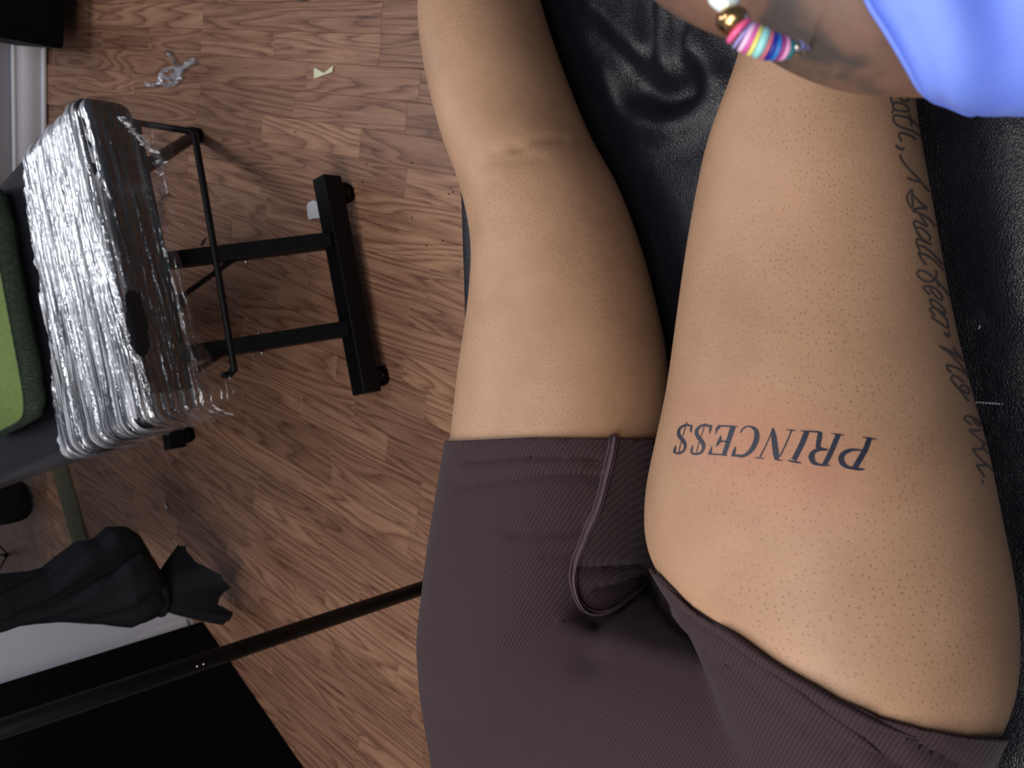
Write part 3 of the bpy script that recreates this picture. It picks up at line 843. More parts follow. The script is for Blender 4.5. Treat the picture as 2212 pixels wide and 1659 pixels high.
word(1940, 390, [[(225, 140), (165, 210), (135, 300), (170, 390), (228, 465)], [(228, 150), (215, 250), (225, 340), (235, 430)], [(225, 225), (330, 340), (465, 452)], [(475, 456, 45), (350, 455, 40), (225, 482, 45)],
                 [(225, 492, 44), (320, 530), (440, 590), (530, 660), (592, 750)], [(340, 560), (400, 640), (470, 755)], [(470, 755), (380, 710), (300, 670), (245, 680), (270, 770), (330, 880), (370, 930)],
                 [(270, 770), (360, 780), (460, 850), (515, 920), (500, 985)], [(290, 830), (360, 930), (450, 1000), (532, 1052)], [(532, 1052), (420, 1000), (300, 960), (300, 1060)],
                 [(300, 1062), (400, 1080), (520, 1160), (620, 1260), (732, 1372)], [(310, 1080), (350, 1170), (320, 1190), (430, 1210), (560, 1290), (660, 1380), (738, 1468)], [(325, 1200), (380, 1290), (452, 1378)]])
word(1970, 570, [[(390, 115), (390, 200), (370, 250), (300, 190), (180, 120), (100, 120), (75, 170), (120, 230), (200, 285), (300, 290), (360, 262)], [(370, 250, 42), (450, 340), (540, 440), (622, 548)], [(400, 290), (432, 375)],
                 [(290, 512), (220, 450), (180, 388), (250, 368), (360, 400), (440, 470), (490, 560), (470, 592), (400, 550), (320, 460), (285, 405)],
                 [(270, 580), (360, 600), (460, 680), (530, 760), (542, 825)], [(280, 590), (320, 680), (420, 770), (562, 905)], [(540, 830), (450, 770), (350, 720), (285, 740), (320, 800), (368, 855)],
                 [(300, 860), (380, 920), (480, 990), (592, 1062)], [(560, 900), (580, 980), (592, 1062)], [(515, 1125, 40), (560, 1170, 45), (605, 1202, 35)], [(590, 1095), (606, 1195)]])
word(1970, 570, [[(430, 1335, 25), (560, 1410, 50), (700, 1480, 50), (885, 1622, 30)], [(660, 1350, 24), (720, 1440, 28), (790, 1520, 28)], [(560, 1420, 20), (680, 1540, 24), (790, 1650, 24), (900, 1790, 22)]])
word(2020, 730, [[(620, 742), (520, 620), (400, 520), (280, 470), (190, 450), (190, 500), (255, 575)], [(270, 610), (370, 650), (455, 722)], [(270, 612), (262, 680), (330, 780), (420, 880), (490, 970), (542, 1032)], [(430, 845), (400, 825), (440, 772), (510, 800), (552, 880), (520, 912), (430, 845)]])
word(2060, 880, [[(295, 292), (200, 230), (168, 172), (230, 145), (330, 180), (400, 230), (432, 290), (400, 302), (330, 232), (300, 190)], [(432, 375, 38), (330, 385, 40), (240, 372, 36)], [(240, 372, 28), (330, 450, 28), (430, 540, 28), (522, 602, 36)],
                 [(522, 602), (470, 640), (500, 690), (572, 762)], [(522, 690), (420, 685), (315, 685), (380, 790), (470, 880), (560, 960), (650, 1040), (732, 1132)], [(532, 957), (440, 950), (370, 945), (430, 1040), (502, 1132)], [(618, 765, 28), (648, 845, 24)], [(450, 1188, 32), (486, 1252, 24)]], 32)

# ================================================================== ARTIST'S ARM, SLEEVE AND BRACELET
AD = .262
def ap(px, py, d=AD): return at_d(px, py, d)
def rp(r, d=AD): return r * d / FPX
arm_st = [((1250, -330), 175), ((1400, -285), 190), ((1535, -214), 228), ((1640, -165), 236), ((1735, -128), 232), ((1830, -62), 228), ((1925, -32), 228), ((2060, -20), 222), ((2250, -10), 232), ((2500, -20), 235)]
arm_p = spline([(*ap(*c), rp(r)) for c, r in arm_st], 40)
armV = sweep_data(arm_p[:, :3], arm_p[:, 3], 28)
hand_parts = [armV]
cax = WC[0]; cay = -WC[1]; caz = -WC[2]          # camera right, up, towards the lens
hc = ap(1120, -360)
# palm: flattened tube from the wrist towards the knuckles
hand_parts.append(sweep_data(spline([ap(1330, -305), ap(1230, -330), ap(1100, -362), ap(980, -390)], 14), np.array([.024, .029, .034, .037, .039, .041, .042, .042, .041, .040, .038, .036, .032, .026]), 24, flat=.42, up=caz))
for k, (yo, ln) in enumerate(((-.031, .068), (-.010, .078), (.011, .072), (.031, .056))):
    b0 = ap(990, -388) + cay * yo
    pts = [b0, b0 - cax * ln * .4 - caz * .008, b0 - cax * ln * .75 - caz * .026, b0 - cax * ln * .92 - caz * .046]
    hand_parts.append(sweep_data(spline(pts, 14), np.linspace(.0098, .0072, 14), 14))
tb0 = ap(1230, -330) + cay * .024
hand_parts.append(sweep_data(spline([tb0, tb0 - cax * .03 + cay * .022, tb0 - cax * .058 + cay * .034 - caz * .012, tb0 - cax * .078 + cay * .036 - caz * .024], 14), np.linspace(.014, .0085, 14), 14))
arm_me = remeshed('tattoo_artist', hand_parts, .0026, 5)
arm_me.materials.append(DSKIN)
artist = bpy.data.objects.new('person', arm_me); COL.objects.link(artist)
tag(artist, 'tattoo artist reaching in, dark tattooed forearm with blue sleeve and bead bracelet', 'person')
# sleeve: loose cuff with folds
NS, NK = 90, 128
hem_a = [(0, 1600), (60, 1640), (100, 1712), (125, 1790), (150, 1900), (170, 1980), (180, 2020), (215, 2200), (270, 2250), (320, 1900), (360, 1600)]
V = []
for i in range(NS):
    t = (i / (NS - 1)) ** 1.3
    for k in range(NK):
        a = 2 * math.pi * k / NK
        x0_ = float(np.interp(math.degrees(a), [q[0] for q in hem_a], [q[1] for q in hem_a]))
        px_ = x0_ + (3000 - x0_) * t
        c = ap(px_, -36 - 60 * t * t, AD - .002 - .05 * t * t)
        w_ = (px_ - x0_) / 62 + .35 * math.sin(a * 2 + 1)
        fold = (.0036 * math.sin(w_) + .0014 * math.sin(w_ * 1.9 + a * 2)) * min(1, t * 18) * (.35 + .65 * max(0, math.sin(a - .6)) ** 2) + .0022 * math.sin(a * 5 + 1.0) * math.exp(-t * 10)
        R = rp(262 + 60 * t) + fold + .0015 * math.exp(-t * 90)
        V.append(c + (cay * math.cos(a) + caz * math.sin(a)) * R)
F = grid_faces(NS, NK, True)
sleeve = mk('sleeve', V, F, BLUE, artist)
so = sleeve.modifiers.new('thickness', 'SOLIDIFY'); so.thickness = .0012; so.offset = -1
sleeve['label'] = 'loose periwinkle blue sleeve'

brac = empty('bead_bracelet', ap(1650, 60, AD))
tag(brac, 'stretch bracelet of coloured disc beads, gold bead and pearly heart', 'bracelet')
BM = {n: plain('bead_' + n, srgb(*c), .35, 0, .02, 200, .03) for n, c in dict(hotpink=(238, 96, 150), lilac=(160, 150, 215), blush=(244, 200, 236), magenta=(214, 92, 170), yellow=(238, 226, 120), aqua=(150, 214, 214), coral=(205, 110, 130), navy=(28, 40, 150), azure=(42, 120, 200), berry=(150, 44, 122), rose=(232, 160, 205), teal=(16, 110, 118)).items()}
GOLD = plain('brushed_gold', srgb(196, 158, 112), .22, 1.0, .02, 200, .05)
PEARL = plain('pearly_white', srgb(225, 238, 236), .18, 0, .0, 200, .04, .7)
SILVER = plain('bright_silver', srgb(215, 205, 196), .2, 1.0)
BDP = AD - .038
path_px = [(1563, -40), (1567, 8), (1580, 42), (1594, 68), (1612, 80), (1632, 90), (1652, 96), (1674, 101), (1696, 104), (1716, 104), (1736, 106), (1752, 108)]
bpth = [at_d(x, y, BDP + .005 * max(0, (x - 1640) / 112) ** 2) for x, y in path_px]
def bead_disc(name, c, t, r, th, mat, round_=.35):
    t = unit(t); n = unit(np.cross(t, caz)); b = np.cross(t, n)
    V = []; F = []; prof = []
    for a in np.linspace(-math.pi / 2, math.pi / 2, 9):
        prof.append((math.sin(a) * th / 2, r - th * round_ * (1 - math.cos(a))))
    K = 24
    V.append(c + t * prof[0][0]);
    for (x, rr) in prof:
        for k in range(K):
            an = 2 * math.pi * k / K
            V.append(c + t * x + (n * math.cos(an) + b * math.sin(an)) * rr)
    V.append(c + t * prof[-1][0])
    for k in range(K): F.append((0, 1 + (k + 1) % K, 1 + k))
    for i in range(len(prof) - 1):
        for k in range(K):
            F.append((1 + i * K + k, 1 + i * K + (k + 1) % K, 1 + (i + 1) * K + (k + 1) % K, 1 + (i + 1) * K + k))
    l = 1 + (len(prof) - 1) * K
    for k in range(K): F.append((len(V) - 1, l + k, l + (k + 1) % K))
    return mk(name, V, F, mat, brac)
def bpx(x, y): return at_d(x, y, BDP + .005 * max(0, (x - 1640) / 112) ** 2)
beads = [('hotpink', 1596, 66, 11, 33), ('lilac', 1606, 76, 6, 33), ('blush', 1613, 80, 9, 33), ('magenta', 1622, 84, 8, 33), ('yellow', 1630, 88, 8, 33), ('aqua', 1643, 92, 17, 33), ('coral', 1655, 97, 6, 32), ('navy', 1663, 99, 9, 31),
         ('azure', 1672, 101, 10, 29), ('berry', 1681, 102, 8, 28), ('rose', 1690, 104, 10, 26), ('teal', 1701, 105, 11, 23)]
pc = np.array([(b_[1], b_[2]) for b_ in beads], float)
for i, (n, x, y, th, r) in enumerate(beads):
    c = bpx(x, y); a = bpx(*pc[max(0, i - 1)]); b = bpx(*pc[min(len(pc) - 1, i + 1)])
    d = np.dot(c - CAM, WC[2])
    bead_disc('bead', c, b - a, r * d / FPX, th * 1.12 * d / FPX, BM[n])
def bead_sphere(name, c, r, mat, sq=1.0, axis=None):
    V, F = [], []
    for i in range(1, 12):
        ph = math.pi * i / 12
        for k in range(20):
            an = 2 * math.pi * k / 20
            V.append(c + r * (cax * math.sin(ph) * math.cos(an) + cay * math.cos(ph) * sq + caz * math.sin(ph) * math.sin(an)))
    F = grid_faces(11, 20, True); V.append(c + cay * r * sq); V.append(c - cay * r * sq)
    for k in range(20): F += [(len(V) - 2, (k + 1) % 20, k), (len(V) - 1, 200 + k, 200 + (k + 1) % 20)]
    return mk(name, V, F, mat, brac)
gb = bead_sphere('gold_bead', bpx(1583, 44), .0046, GOLD, .82)
sb = bead_sphere('silver_bead', bpx(1720, 102), .0022, SILVER); sb2 = bead_sphere('silver_bead', bpx(1738, 106), .0012, SILVER)
# pearly heart
V = []; F = []; K = 40; hcx = bpx(1567, 2); e1 = unit(cax * .86 + cay * .1); e2 = unit(cay - e1 * np.dot(cay, e1)); e3 = np.cross(e1, e2)
lay = [(-1, .25), (-.75, .72), (-.35, .95), (0, 1.0), (.35, .95), (.75, .72), (1, .25)]
for (zz, sc_) in lay:
    for k in range(K):
        t = 2 * math.pi * k / K
        x = 16 * math.sin(t) ** 3; y = 13 * math.cos(t) - 5 * math.cos(2 * t) - 2 * math.cos(3 * t) - math.cos(4 * t)
        V.append(hcx + (e1 * x + e2 * y) * .00029 * sc_ + e3 * zz * .0026)
F = grid_faces(len(lay), K, True); F.append(tuple(range(K))[::-1]); F.append(tuple(range((len(lay) - 1) * K, len(lay) * K)))
mk('heart_bead', V, F, PEARL, brac)
# elastic cord closing the loop round the wrist
loop = [bpx(1567, 8), bpx(1583, 44), bpx(1612, 80), bpx(1655, 97), bpx(1701, 105), bpx(1738, 106), at_d(1749, 100, AD - .01), at_d(1765, 70, AD + .02), at_d(1850, -120, AD + .04), at_d(1800, -330, AD + .03), at_d(1700, -420, AD - .0), at_d(1620, -330, AD - .036), at_d(1575, -150, AD - .042), bpx(1567, 8)]
tube('elastic_cord', spline(loop, 80)[:-1], .0006, THREAD, brac, 6, True)

# ================================================================== WRAPPED BED
ZT2, TH2 = .573, .112
EU = unit(np.array([.46, -.888, 0])); EV = np.array([EU[1], -EU[0], 0])
OB = (at_z(172, 165, ZT2) + at_z(292, 950, ZT2)) / 2
HW = .322
def bw(u, v, z): return OB + EU * u + EV * v + np.array([0, 0, z - ZT2])
def buv(p): return np.dot(p - OB, EU), np.dot(p - OB, EV)
bench = empty('massage_bed', np.append(bw(0, .8, 0)[:2], 0))
tag(bench, 'black padded bed with steel legs standing by the white wall', 'bed')
obox('cushion', bw(0, .875, ZT2 - TH2 / 2), EU, EV, (0, 0, 1), HW, .875, TH2 / 2, VINYL, bench, .030, 6)
obox('seat_board', bw(0, .875, ZT2 - TH2 - .010), EU, EV, (0, 0, 1), HW - .03, .845, .0095, BLACKSAT, bench, .003)
fa, fb_ = at_z(690, 382, .085), at_z(778, 852, .085)
fa[2] = fb_[2] = .065
def feet(a, b):
    bar('foot_bar', a, b, .045, .05, METAL, bench)
    d = unit(b - a); sd = np.array([-d[1], d[0], 0]); sd = sd if np.dot(sd, EV) < 0 else -sd
    for q, sg in ((a, 1), (b, -1)):
        c = q + d * sg * .035
        tube('wheel', [c - sd * .011 + np.array([0, 0, -.0415]), c + sd * .011 + np.array([0, 0, -.0415])], .0235, BLACKSAT, bench, 24)
        tube('axle_bolt', [c + sd * .010 + np.array([0, 0, -.0415]), c + sd * .0145 + np.array([0, 0, -.0415])], .004, CHROME, bench, 10)
        obox('caster_fork', c + np.array([0, 0, -.030]), d, sd, (0, 0, 1), .011, .016, .012, METAL, bench, .001)
feet(fa, fb_)
d2 = unit(fb_ - fa); e2_ = at_z(362, 972, .09); e2_[2] = .065
feet(e2_ - d2 * np.linalg.norm(fb_ - fa), e2_)
posts = []
ZU = ZT2 - TH2 - .02
for fr_, top in ((.295, (346, 566)), (.70, (402, 766))):
    p0 = fa + (fb_ - fa) * fr_; p1 = at_z(top[0], top[1], ZU - .05)
    p1 = p0 + (p1 - p0) * ((ZU - p0[2]) / (p1[2] - p0[2]))
    bar('post', p0 + np.array([0, 0, .02]), p1, .034, .034, METAL, bench, d2); posts.append((p0, p1))
    q0 = e2_ - d2 * np.linalg.norm(fb_ - fa) * (1 - fr_); bar('post', q0 + np.array([0, 0, .02]), np.array([q0[0], q0[1], ZU]), .034, .034, METAL, bench, d2)
def on_post(k, px):
    p0, p1 = posts[k]; P = np.array([p0 + (p1 - p0) * t for t in np.linspace(0, 1, 200)]); return P[np.abs(proj(P)[:, 0] - px).argmin()]
b1 = on_post(0, 528); k1 = at_z(372, 655, ZU - .02)
bar('brace', b1, k1, .014, .010, METAL, bench)
obox('brace_block', k1 + np.array([0, 0, .0]), EU, EV, (0, 0, 1), .014, .016, .020, METAL, bench, .002)
b2 = on_post(1, 505); k2 = at_z(425, 800, ZU - .02)
bar('brace', b2, k2, .012, .008, METAL, bench)
for k, px in ((0, 528), (1, 563)):
    c = on_post(k, px)
    for sg in (-1, 1): tube('bolt', [c + d2 * sg * .016, c + d2 * sg * .026], .0045, CHROME, bench, 8)
rod = [at_z(285, 262, .43), at_z(300, 266, .40), at_z(405, 283, .385), at_z(418, 290, .385), at_z(424, 312, .385), at_z(464, 545, .385), at_z(502, 775, .385), at_z(504, 797, .385), at_z(496, 808, .385), at_z(483, 811, .385)]
tube('paper_roll_rod', spline(rod, 90), .0068, METAL, bench, 12)
lg0 = at_z(424, 292, .012); lg1 = at_z(305, 366, .36)
lg1 = lg0 + (lg1 - lg0) * ((ZU - .0 - lg0[2]) / (lg1[2] - lg0[2]))
tube('support_leg', [lg0, lg1], .0155, METAL, bench, 16)
tube('rubber_foot', [np.array([lg0[0], lg0[1], .003]) , lg0 + np.array([0, 0, .022])], .021, BLACKSAT, bench, 18)

# ---- stretch film round the bed end
edge_px = [(36, 245), (52, 340), (66, 480), (92, 620), (115, 760), (118, 850), (128, 955)]
eb = sorted([buv(at_z(x, y, ZT2)) for x, y in edge_px])
ebu, ebv = zip(*eb)
print('wrap edge', [(round(float(a), 3), round(float(b), 3)) for a, b in eb])
NA, NB = 300, 210
A = np.linspace(-HW - .07, HW + .085, NA)
V = []; sheen_lay_ = []; sheet = []; keepv = []
for i, a in enumerate(A):
    top_v = float(np.interp(a, ebu, ebv)) + .012 * fbm(a * 20, 1.3) + .004 * fbm(a * 90, 4.2)
    un = (a + HW) / (2 * HW)
    flap = .008 + .034 * math.exp(-((un - .12) / .13) ** 2) + .058 * math.exp(-((un - .93) / .12) ** 2) + .010 * fbm(a * 14, 9.0)
    flap = max(flap, .004)
    for j in range(NB):
        t = j / (NB - 1)
        b = top_v + (-(TH2 + flap) - top_v) * t
        da = max(abs(a) - HW, 0); db = max(-b, 0)
        rr = .034
        # fold over the rounded rim
        drop = math.hypot(da, db)
        uo = math.copysign(min(abs(a), HW), a); vo_ = max(b, 0.0)
        x_out = z_dn = 0.0
        q = drop
        arc = rr * math.pi / 2
        inset = rr
        if drop > 0:
            pass
        # distance from the rim start (rim starts rr inside the edge)
        da2 = max(abs(a) - (HW - rr), 0); db2 = max(rr - b, 0); dr = math.hypot(da2, db2)
        if dr > 0:
            ca_, cb_ = da2 / dr, db2 / dr
            if dr < arc: ang = dr / rr; out = rr * math.sin(ang); dn = rr * (1 - math.cos(ang))
            else: out = rr; dn = rr + (dr - arc)
            u = math.copysign(min(abs(a), HW - rr) + out * ca_, a); v = max(b, rr) - out * cb_
        else: u, v, dn, ca_, cb_ = a, b, 0.0, 0, 0
        loose = max(0.0, dn - TH2 * .85) / .08
        # stretched strands run along the bed end
        n1 = fbm(a * 1.3 + 3, b * 46 + a * 3, 1.7, 3); n2 = fbm(a * 3.5, b * 125 + a * 8, 5.1, 3); n3 = fbm(a * 30, b * 40, 2.2, 3)
        wv = .0068 * n1 + .0030 * n2 + .0014 * n3 * (1.6 if dn > .01 else .35)
        off = .0045 + max(wv, -.0034) + loose * (.010 + .016 * fbm(a * 11, 7.7, 0, 2))
        nz_ = 1.0 if dr == 0 else (math.cos(min(dr / rr, math.pi / 2)))
        no = 0.0 if dr == 0 else math.sin(min(dr / rr, math.pi / 2))
        P = bw(u, v, ZT2 - dn) + np.array([0, 0, nz_ * off]) + (EU * math.copysign(ca_, a) - EV * cb_) * no * off
        V.append(P); sheet.append((a, b, 0.0))
        sheen_lay_.append(max(.05, (1.0 - .84 * min(1, max(0, dn - .008) / .02) * (1 if un < .9 else .7)) * (1 - .8 * min(1, loose))))  # bright top, dim end face: ceiling reflection painted into the film's tone
Vp = proj(np.array(V))
F = []
for f in grid_faces(NA, NB):
    q = Vp[list(f)].mean(0)
    # torn opening in the end face
    e = ((q[0] - 296 - (q[1] - 700) * .16) / 23) ** 2 + ((q[1] - 700) / 76) ** 2
    if e < 1 + .12 * math.sin(q[1] * .12): continue
    F.append(f)
def film_obj(name, V, F, sheen_layers, sheet_, parent=None):
    me = bpy.data.meshes.new(name); me.from_pydata([tuple(map(float, v)) for v in V], [], F); me.update()
    me.materials.append(FILM)
    a1 = me.attributes.new('sheen_layers', 'FLOAT', 'POINT'); a1.data.foreach_set('value', np.array(sheen_layers, np.float32))
    a2 = me.attributes.new('sheet', 'FLOAT_VECTOR', 'POINT'); a2.data.foreach_set('vector', np.array(sheet_, np.float32).ravel())
    for p in me.polygons: p.use_smooth = True
    o = bpy.data.objects.new(name, me); COL.objects.link(o)
    return set_parent(o, parent)
# loose twisted wisp pulled off the end face
NAB = len(V)
wp = [(*at_z(262, 252, ZT2 - .03),), (*at_z(292, 290, ZT2 - .05),), (*at_z(325, 322, ZT2 - .07),), (*at_z(346, 352, ZT2 - .10),), (*at_z(350, 405, ZT2 - .13),), (*at_z(347, 450, ZT2 - .16),), (*at_z(353, 488, ZT2 - .19),)]
S = spline(wp, 90)
for i, c in enumerate(S):
    t = i / 89; wd = .010 + .030 * math.exp(-((t - .55) / .3) ** 2)
    for j in range(11):
        q = (j / 10 - .5) * wd
        V.append(c + EU * q * .35 + EV * (-q) * .8 + np.array([0, 0, .016 * fbm(i * .22, j * .5, 3.3)]) - EV * .006 * fbm(i * .3, j * .6, 8.1))
        sheen_lay_.append(.55 - .35 * t); sheet.append((t * .3, q, 0.0))
F += [tuple(NAB + k for k in f) for f in grid_faces(90, 11)]
wrap = film_obj('plastic_wrap', V, F, sheen_lay_, sheet)
tag(wrap, 'crinkled clear stretch film wrapped around the bed end', 'plastic wrap')

# ---- box pillow on the bed
p_r = buv(at_z(74, 640, ZT2))[1]
pu0 = buv(at_z(70, 395, ZT2 + .03))[0] - .095; pu1 = buv(at_z(60, 925, ZT2 + .03))[0]
PC = (pu0 + pu1) / 2; PH = (pu1 - pu0) / 2; PV = .21
print('pillow', p_r, pu0, pu1)
pil = empty('pillow', bw(PC, p_r + PV, ZT2))
tag(pil, 'green square pillow with dark tweed sides on the wrapped bed', 'pillow')
def pillow_rim(t, half, q=6.0):
    c, s_ = math.cos(t), math.sin(t); return (math.copysign(abs(c) ** (2 / q), c) * PH, math.copysign(abs(s_) ** (2 / q), s_) * PV)
K = 96; prof = [(.93, .0), (.98, .010), (1.0, .024), (1.0, .038), (.985, .050)]
V = []
for sc_, z in prof:
    for k in range(K):
        u, v = pillow_rim(2 * math.pi * k / K, 0); bow = 1 - .035 * (math.cos(4 * math.pi * k / K) ** 2)
        V.append(bw(PC + u * sc_ * bow, p_r + PV + v * sc_ * bow, ZT2 + .002 + z + .002 * math.sin(k * .9)))
F = grid_faces(len(prof), K, True); F.append(tuple(range(K)))
mk('side_panel', V, F, TWEED, pil)
V = []; rings_ = [1.0, .96, .88, .75, .55, .3, .08]
for r in rings_:
    for k in range(K):
        u, v = pillow_rim(2 * math.pi * k / K, 0); bow = 1 - .035 * (math.cos(4 * math.pi * k / K) ** 2)
        V.append(bw(PC + u * .985 * r * bow, p_r + PV + v * .985 * r * bow, ZT2 + .052 + .045 * (1 - r ** 3) + .002 * fbm(u * 14, v * 14)))
F = grid_faces(len(rings_), K, True); F.append(tuple(range((len(rings_) - 1) * K, len(rings_) * K)))
mk('top_panel', V, F, GREEN, pil)
tube('seam_piping', [bw(PC + pillow_rim(2 * math.pi * k / K, 0)[0] * .985 * (1 - .035 * math.cos(4 * math.pi * k / K) ** 2), p_r + PV + pillow_rim(2 * math.pi * k / K, 0)[1] * .985 * (1 - .035 * math.cos(4 * math.pi * k / K) ** 2), ZT2 + .052) for k in range(K)], .0022, TWEED, pil, 6, True)

# ================================================================== DOORWAY CURTAIN, PANEL, POLE
Q = at_z(430, 1262, .13)
nQ = unit(np.array([Q[0], Q[1], 0])); uQ = np.array([-nQ[1], nQ[0], 0])
if np.dot(WC[1], uQ) < 0: uQ = -uQ                       # towards the bottom of the picture
cur = empty('door_curtain', np.array([Q[0], Q[1], .0]))
tag(cur, 'black curtain twisted and knotted up in the doorway', 'curtain')
up_o = [(342, 1236), (336, 1220), (331, 1188), (310, 1150), (285, 1133), (250, 1136), (220, 1160), (185, 1166), (150, 1190), (100, 1224), (30, 1236), (-60, 1245), (-260, 1262), (-600, 1290)]
lo_o = [(342, 1322), (336, 1326), (320, 1336), (290, 1350), (255, 1362), (200, 1350), (130, 1346), (65, 1349), (30, 1354), (0, 1365), (-60, 1378), (-260, 1425), (-600, 1500)]
fu = lambda x: np.interp(x, [p[0] for p in up_o][::-1], [p[1] for p in up_o][::-1]); flw = lambda x: np.interp(x, [p[0] for p in lo_o][::-1], [p[1] for p in lo_o][::-1])
def column(xs_, name, mat, fold):
    V = []; K = 120
    for i, x in enumerate(xs_):
        yu, yl = float(fu(x)), float(flw(x)); c = at_plane(x, (yu + yl) / 2, Q, nQ)
        R = (yl - yu) / 2 * np.dot(c - CAM, WC[2]) / FPX
        for k in range(K):
            a = 2 * math.pi * k / K
            f = 1 + fold(i / (len(xs_) - 1), a) * (1 - abs(math.cos(a)) ** 6 * .8)
            V.append(c + uQ * math.cos(a) * R * f - nQ * math.sin(a) * R * .72 * f)
    return mk(name, V, grid_faces(len(xs_), K, True), mat, cur)
def fold1(t, a):
    s_ = a + 2.6 * t
    return -.20 * max(0, math.sin(3 * s_ + .7)) ** 4 - .15 * max(0, math.sin(5 * s_ + 2)) ** 4 + .035 * math.sin(9 * s_ + 4 * t)
column(list(np.linspace(338, -60, 90)) + list(np.linspace(-90, -600, 24)), 'drape', CLOTH, fold1)
# flared hem below the knot, pleated
V = []; K = 160; NS = 30
c0 = at_plane(345, 1275, Q, nQ); c1 = at_plane(452, 1268, Q, nQ)
hem_prof = [(0.0, 478), (.10, 500), (.16, 470), (.30, 474), (.42, 474), (.50, 455), (.58, 450), (.70, 415), (.86, 402), (1.0, 398)]
for i in range(NS):
    t = i / (NS - 1)
    for k in range(K):
        a = 2 * math.pi * k / K
        acr = math.cos(a)                             # +1 bottom of the picture, -1 top
        xe = np.interp((1 - acr) / 2, [p[0] for p in hem_prof], [p[1] for p in hem_prof]) - 6
        ye_u, ye_l = 1168, 1345
        x = 345 + (xe - 345) * t
        mid_y = 1276 + (1258 - 1276) * t; half = 38 + (86 - 38) * (t ** .8)
        c = at_plane(x, mid_y + acr * half * (1.0 - .02 * math.sin(k)), Q, nQ)
        pl = math.copysign(abs(math.sin(a * 4.5 + .5)) ** .7, math.sin(a * 4.5 + .5))
        dR = half * np.dot(c - CAM, WC[2]) / FPX
        V.append(c - nQ * (math.sin(a) * dR * .55 * (1 + .5 * pl * t)) + uQ * pl * t * .010)
hm = mk('hem_flare', V, grid_faces(NS, K, True), CLOTH, cur)
# twisted band that gathers the curtain
kn = at_plane(338, 1276, Q, nQ)
tube('gather_band', [kn + uQ * math.cos(a) * .062 - nQ * math.sin(a) * .046 for a in np.linspace(0, 2 * math.pi, 40, endpoint=False)], .012, CLOTH, cur, 10, True)
tube('curtain_rod', [at_plane(-600, 1395, Q, nQ) - uQ * .5, at_plane(-600, 1395, Q, nQ) + uQ * .22], .012, METAL, cur, 12)

tl = at_plane(0, 1465, B0 - vn * .02, vn)
lean = (tl - B0) / max(tl[2], .1)
Bp = B0 - vn * .0
pv = []
for w_, dz in ((0.0, 0), (1.15, 0), (1.15, 1.75), (0.0, 1.75)):
    p = Bp + vdir * w_; p = np.array([p[0], p[1], 0.004]) + vdir * np.dot(lean, vdir) * dz + np.array([0, 0, dz]); pv.append(p)
V = [p - vn * .0 for p in pv] + [p + vn * .03 for p in pv]
pan = mk('display_board', V, [(0, 1, 2, 3), (4, 7, 6, 5), (0, 4, 5, 1), (1, 5, 6, 2), (2, 6, 7, 3), (3, 7, 4, 0)], BLACKFELT, None, True, .004)
tag(pan, 'large black felt board leaning upright on the floor behind the pole', 'board')
# white plastic sheet on the wall behind
sa = [at_plane(x, y, B0 + vn * .046, vn) for x, y in ((345, 1352), (300, 1372), (225, 1405), (150, 1432), (100, 1500), (300, 1480), (420, 1400), (400, 1335))]
shv = [p - vn * .0 for p in sa] + [p - vn * .003 for p in sa]; n8 = len(sa)
pl = mk('plastic_sheet', shv, [tuple(range(n8)), tuple(range(n8, 2 * n8))[::-1]] + [(i, (i + 1) % n8, n8 + (i + 1) % n8, n8 + i) for i in range(n8)], PAPERW, None, False)
tag(pl, 'torn white paper sheet on the wall beside the black board', 'paper')

pole = empty('light_stand', at_z(1075, 1216, 0))
tag(pole, 'slim black metal pole stand crossing the black board', 'stand')
pb_ = at_z(1075, 1216, .02)
nP = unit(np.array([pb_[0], pb_[1], 0])); pt = at_plane(0, 1576, pb_, nP); pt = pb_ + (pt - pb_) * 1.5
tube('pole', [pb_, pt], .0132, METAL, pole, 18)
tube('base', [np.array([pb_[0], pb_[1], .003]), np.array([pb_[0], pb_[1], .022])], .085, METAL, pole, 32)
kc = at_plane(428, 1438, pb_, nP)
for dpx in (-7, 7):
    kq = at_plane(425 + dpx, 1440 - dpx * .33, pb_, nP)
    tube('glint_pin', [kq, kq - nP * .0150], .0016, CHROME, pole, 8)  # tiny chrome pins added only as glints on the pole

# ================================================================== SMALL THINGS AT THE LEFT
# black low cabinet against the wall (top left corner)
cz0 = .094; fx = at_z(140, 50, cz0)[0]; cy0 = at_z(128, 106, cz0)[1]
cab = empty('cabinet', ((WALLX + fx) / 2, cy0 + .45, 0))
tag(cab, 'low black cabinet with rounded corner against the white wall', 'cabinet')
obox('body', ((WALLX + .03 + fx) / 2, cy0 + .45, cz0 + .25), (1, 0, 0), (0, 1, 0), (0, 0, 1), (fx - WALLX - .03) / 2, .45, .25, BLACKSAT, cab, .012, 4)
obox('door', (fx + .0005, cy0 + .235, cz0 + .25), (1, 0, 0), (0, 1, 0), (0, 0, 1), .004, .20, .22, BLACKSAT, cab, .003)
obox('door', (fx + .0005, cy0 + .665, cz0 + .25), (1, 0, 0), (0, 1, 0), (0, 0, 1), .004, .20, .22, BLACKSAT, cab, .003)
for yy in (.06, .84):
    for xx in (WALLX + .06, WALLX + .13):
        tube('leg', [(xx, cy0 + yy, .003), (xx, cy0 + yy, cz0 + .004)], .016, BLACKSAT, cab, 12)
